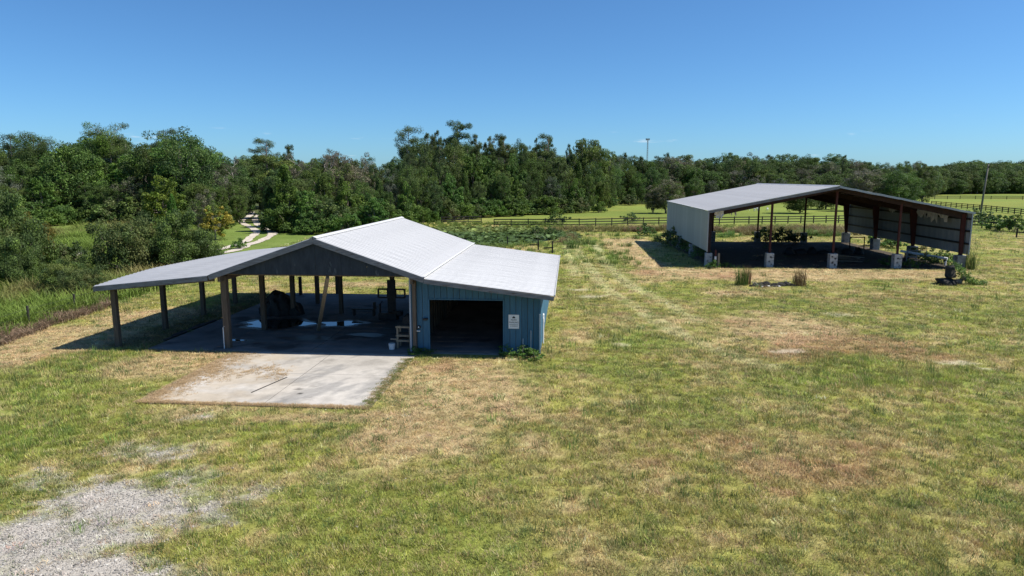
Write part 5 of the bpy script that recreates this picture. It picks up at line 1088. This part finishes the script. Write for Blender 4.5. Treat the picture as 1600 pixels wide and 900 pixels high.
ps = empty('fence_post', G(470, 462)); tag(ps, 'lone dark fence post standing behind the open barn', 'post'); MB().prism([(-.09, -.09), (.09, -.09), (.09, .09), (-.09, .09)], 'z', -.2, 1.25).build('shaft', M['timber_dark'], ps, bevel=.02); MB().tube([(0, 0, .9), (-.02, -.14, .9)], .015, 6).build('staple', M['dark_steel'], ps)
for (px, py, H, lab) in ((863, 396, 1.25, 'dark fence post with a broken rail behind the garage roof'), (841, 391, 1.1, 'dark fence stub left of the broken-rail post'), (793, 383, 1.0, 'dark stub post by the pond edge')):
    p = G(px, py); e = empty('fence_post', p); tag(e, lab, 'post'); MB().box((0, 0, H / 2 - .1), (.14, .14, H + .2)).build('shaft', M['timber_dark'], e, bevel=.015)
    if 'rail' in lab[:40]: MB().bar((-.9, 0, .55), (.1, -.09, .6), .04, .13).build('rail', M['timber_dark'], e)

# ------------------------------------------------------------------ utility pole, mast, animals
up = thing_at('utility_pole', 1530, 346, 'tall bare utility pole standing in the pasture right of the steel shed', 'utility pole')
Hp = CAM_H + (279 - 257) * up.location.y / 1067.0
MB().tube([(0, 0, -.5), (.25, 0, Hp * .5), (.55, 0, Hp)], [.19, .16, .12], 10).build('shaft', M['pole'], up, smooth=True)
MB().box((.55, -.16, Hp - .5), (.12, .16, .35)).build('bracket', M['dark_steel'], up); MB().tube([(.55, 0, Hp), (.55, 0, Hp + .2)], .05, 6).build('pole_cap', M['dark_steel'], up)
D = 900.0; tw = empty('radio_mast', (atpx(1010, D), D, 0)); tag(tw, 'slim radio mast with antennas rising above the far trees', 'mast'); Ht = CAM_H + (279 - 219) * D / 1067.0
mb = MB()
for k in range(3): a = k * 2.094; mb.tube([(1.1 * math.cos(a), 1.1 * math.sin(a), 0), (.6 * math.cos(a), .6 * math.sin(a), Ht)], .22, 5)
for k in range(26):
    z0, z1 = Ht * k / 26, Ht * (k + 1) / 26
    for j in range(3): a, b = j * 2.094, (j + 1) * 2.094; mb.tube([(1.0 * math.cos(a), 1.0 * math.sin(a), z0), (1.0 * math.cos(b), 1.0 * math.sin(b), z1)], .10, 4)
mb.build('lattice', M['tower'], tw)
for j in range(6): a = j * 1.047; MB().box((2.3 * math.cos(a), 2.3 * math.sin(a), Ht - .6), (.5, .5, 2.4)).build('antenna', M['tower'], tw)
for z in (Ht - 1.2, Ht - .1): MB().tube([(2.2 * math.cos(k * .785), 2.2 * math.sin(k * .785), z) for k in range(9)], .12, 5, False).build('platform_ring', M['tower'], tw)
for k in range(3): a = k * 2.094; MB().tube([(0, 0, Ht - .6), (2.3 * math.cos(a), 2.3 * math.sin(a), Ht - .6)], .12, 5).build('arm', M['tower'], tw)
def grazer(px, py, s, rz, lab):
    p = G(px, py); o = empty('grazing_animal', (p.x, p.y, 0), rz); o.scale = (s,) * 3; tag(o, lab, 'animal')
    me = bpy.data.meshes.new('body'); V = [(0, 0, .62), (.35, 0, .64), (.52, 0, .74), (.66, 0, .52), (.78, 0, .36), (-.36, 0, .62), (-.44, 0, .50), (.32, .12, .34), (.32, .13, 0), (.32, -.12, .34), (.34, -.13, 0), (-.33, .12, .36), (-.36, .13, 0), (-.33, -.12, .36), (-.31, -.13, 0)]
    E_ = [(0, 1), (1, 2), (2, 3), (3, 4), (0, 5), (5, 6), (1, 7), (7, 8), (1, 9), (9, 10), (5, 11), (11, 12), (5, 13), (13, 14)]
    me.from_pydata(V, E_, []); ob = link('body', me, o); ob.modifiers.new('skin', 'SKIN')
    rad = [.20, .19, .11, .10, .06, .19, .03, .06, .035, .06, .035, .07, .035, .07, .035]
    for sv, r_ in zip(me.skin_vertices[0].data, rad): sv.radius = (r_, r_)
    me.skin_vertices[0].data[0].use_root = True; ob.modifiers.new('sub', 'SUBSURF').levels = 1; me.materials.append(M['fur'])
grazer(1181, 330, 1.25, .2, 'largest white animal grazing in the pasture seen through the steel shed'); grazer(1169, 329, .9, 2.6, 'small white animal left of the largest one in the pasture'); grazer(1199, 329.5, 1.0, 1.2, 'white animal right of the shed post, alone in the pasture')
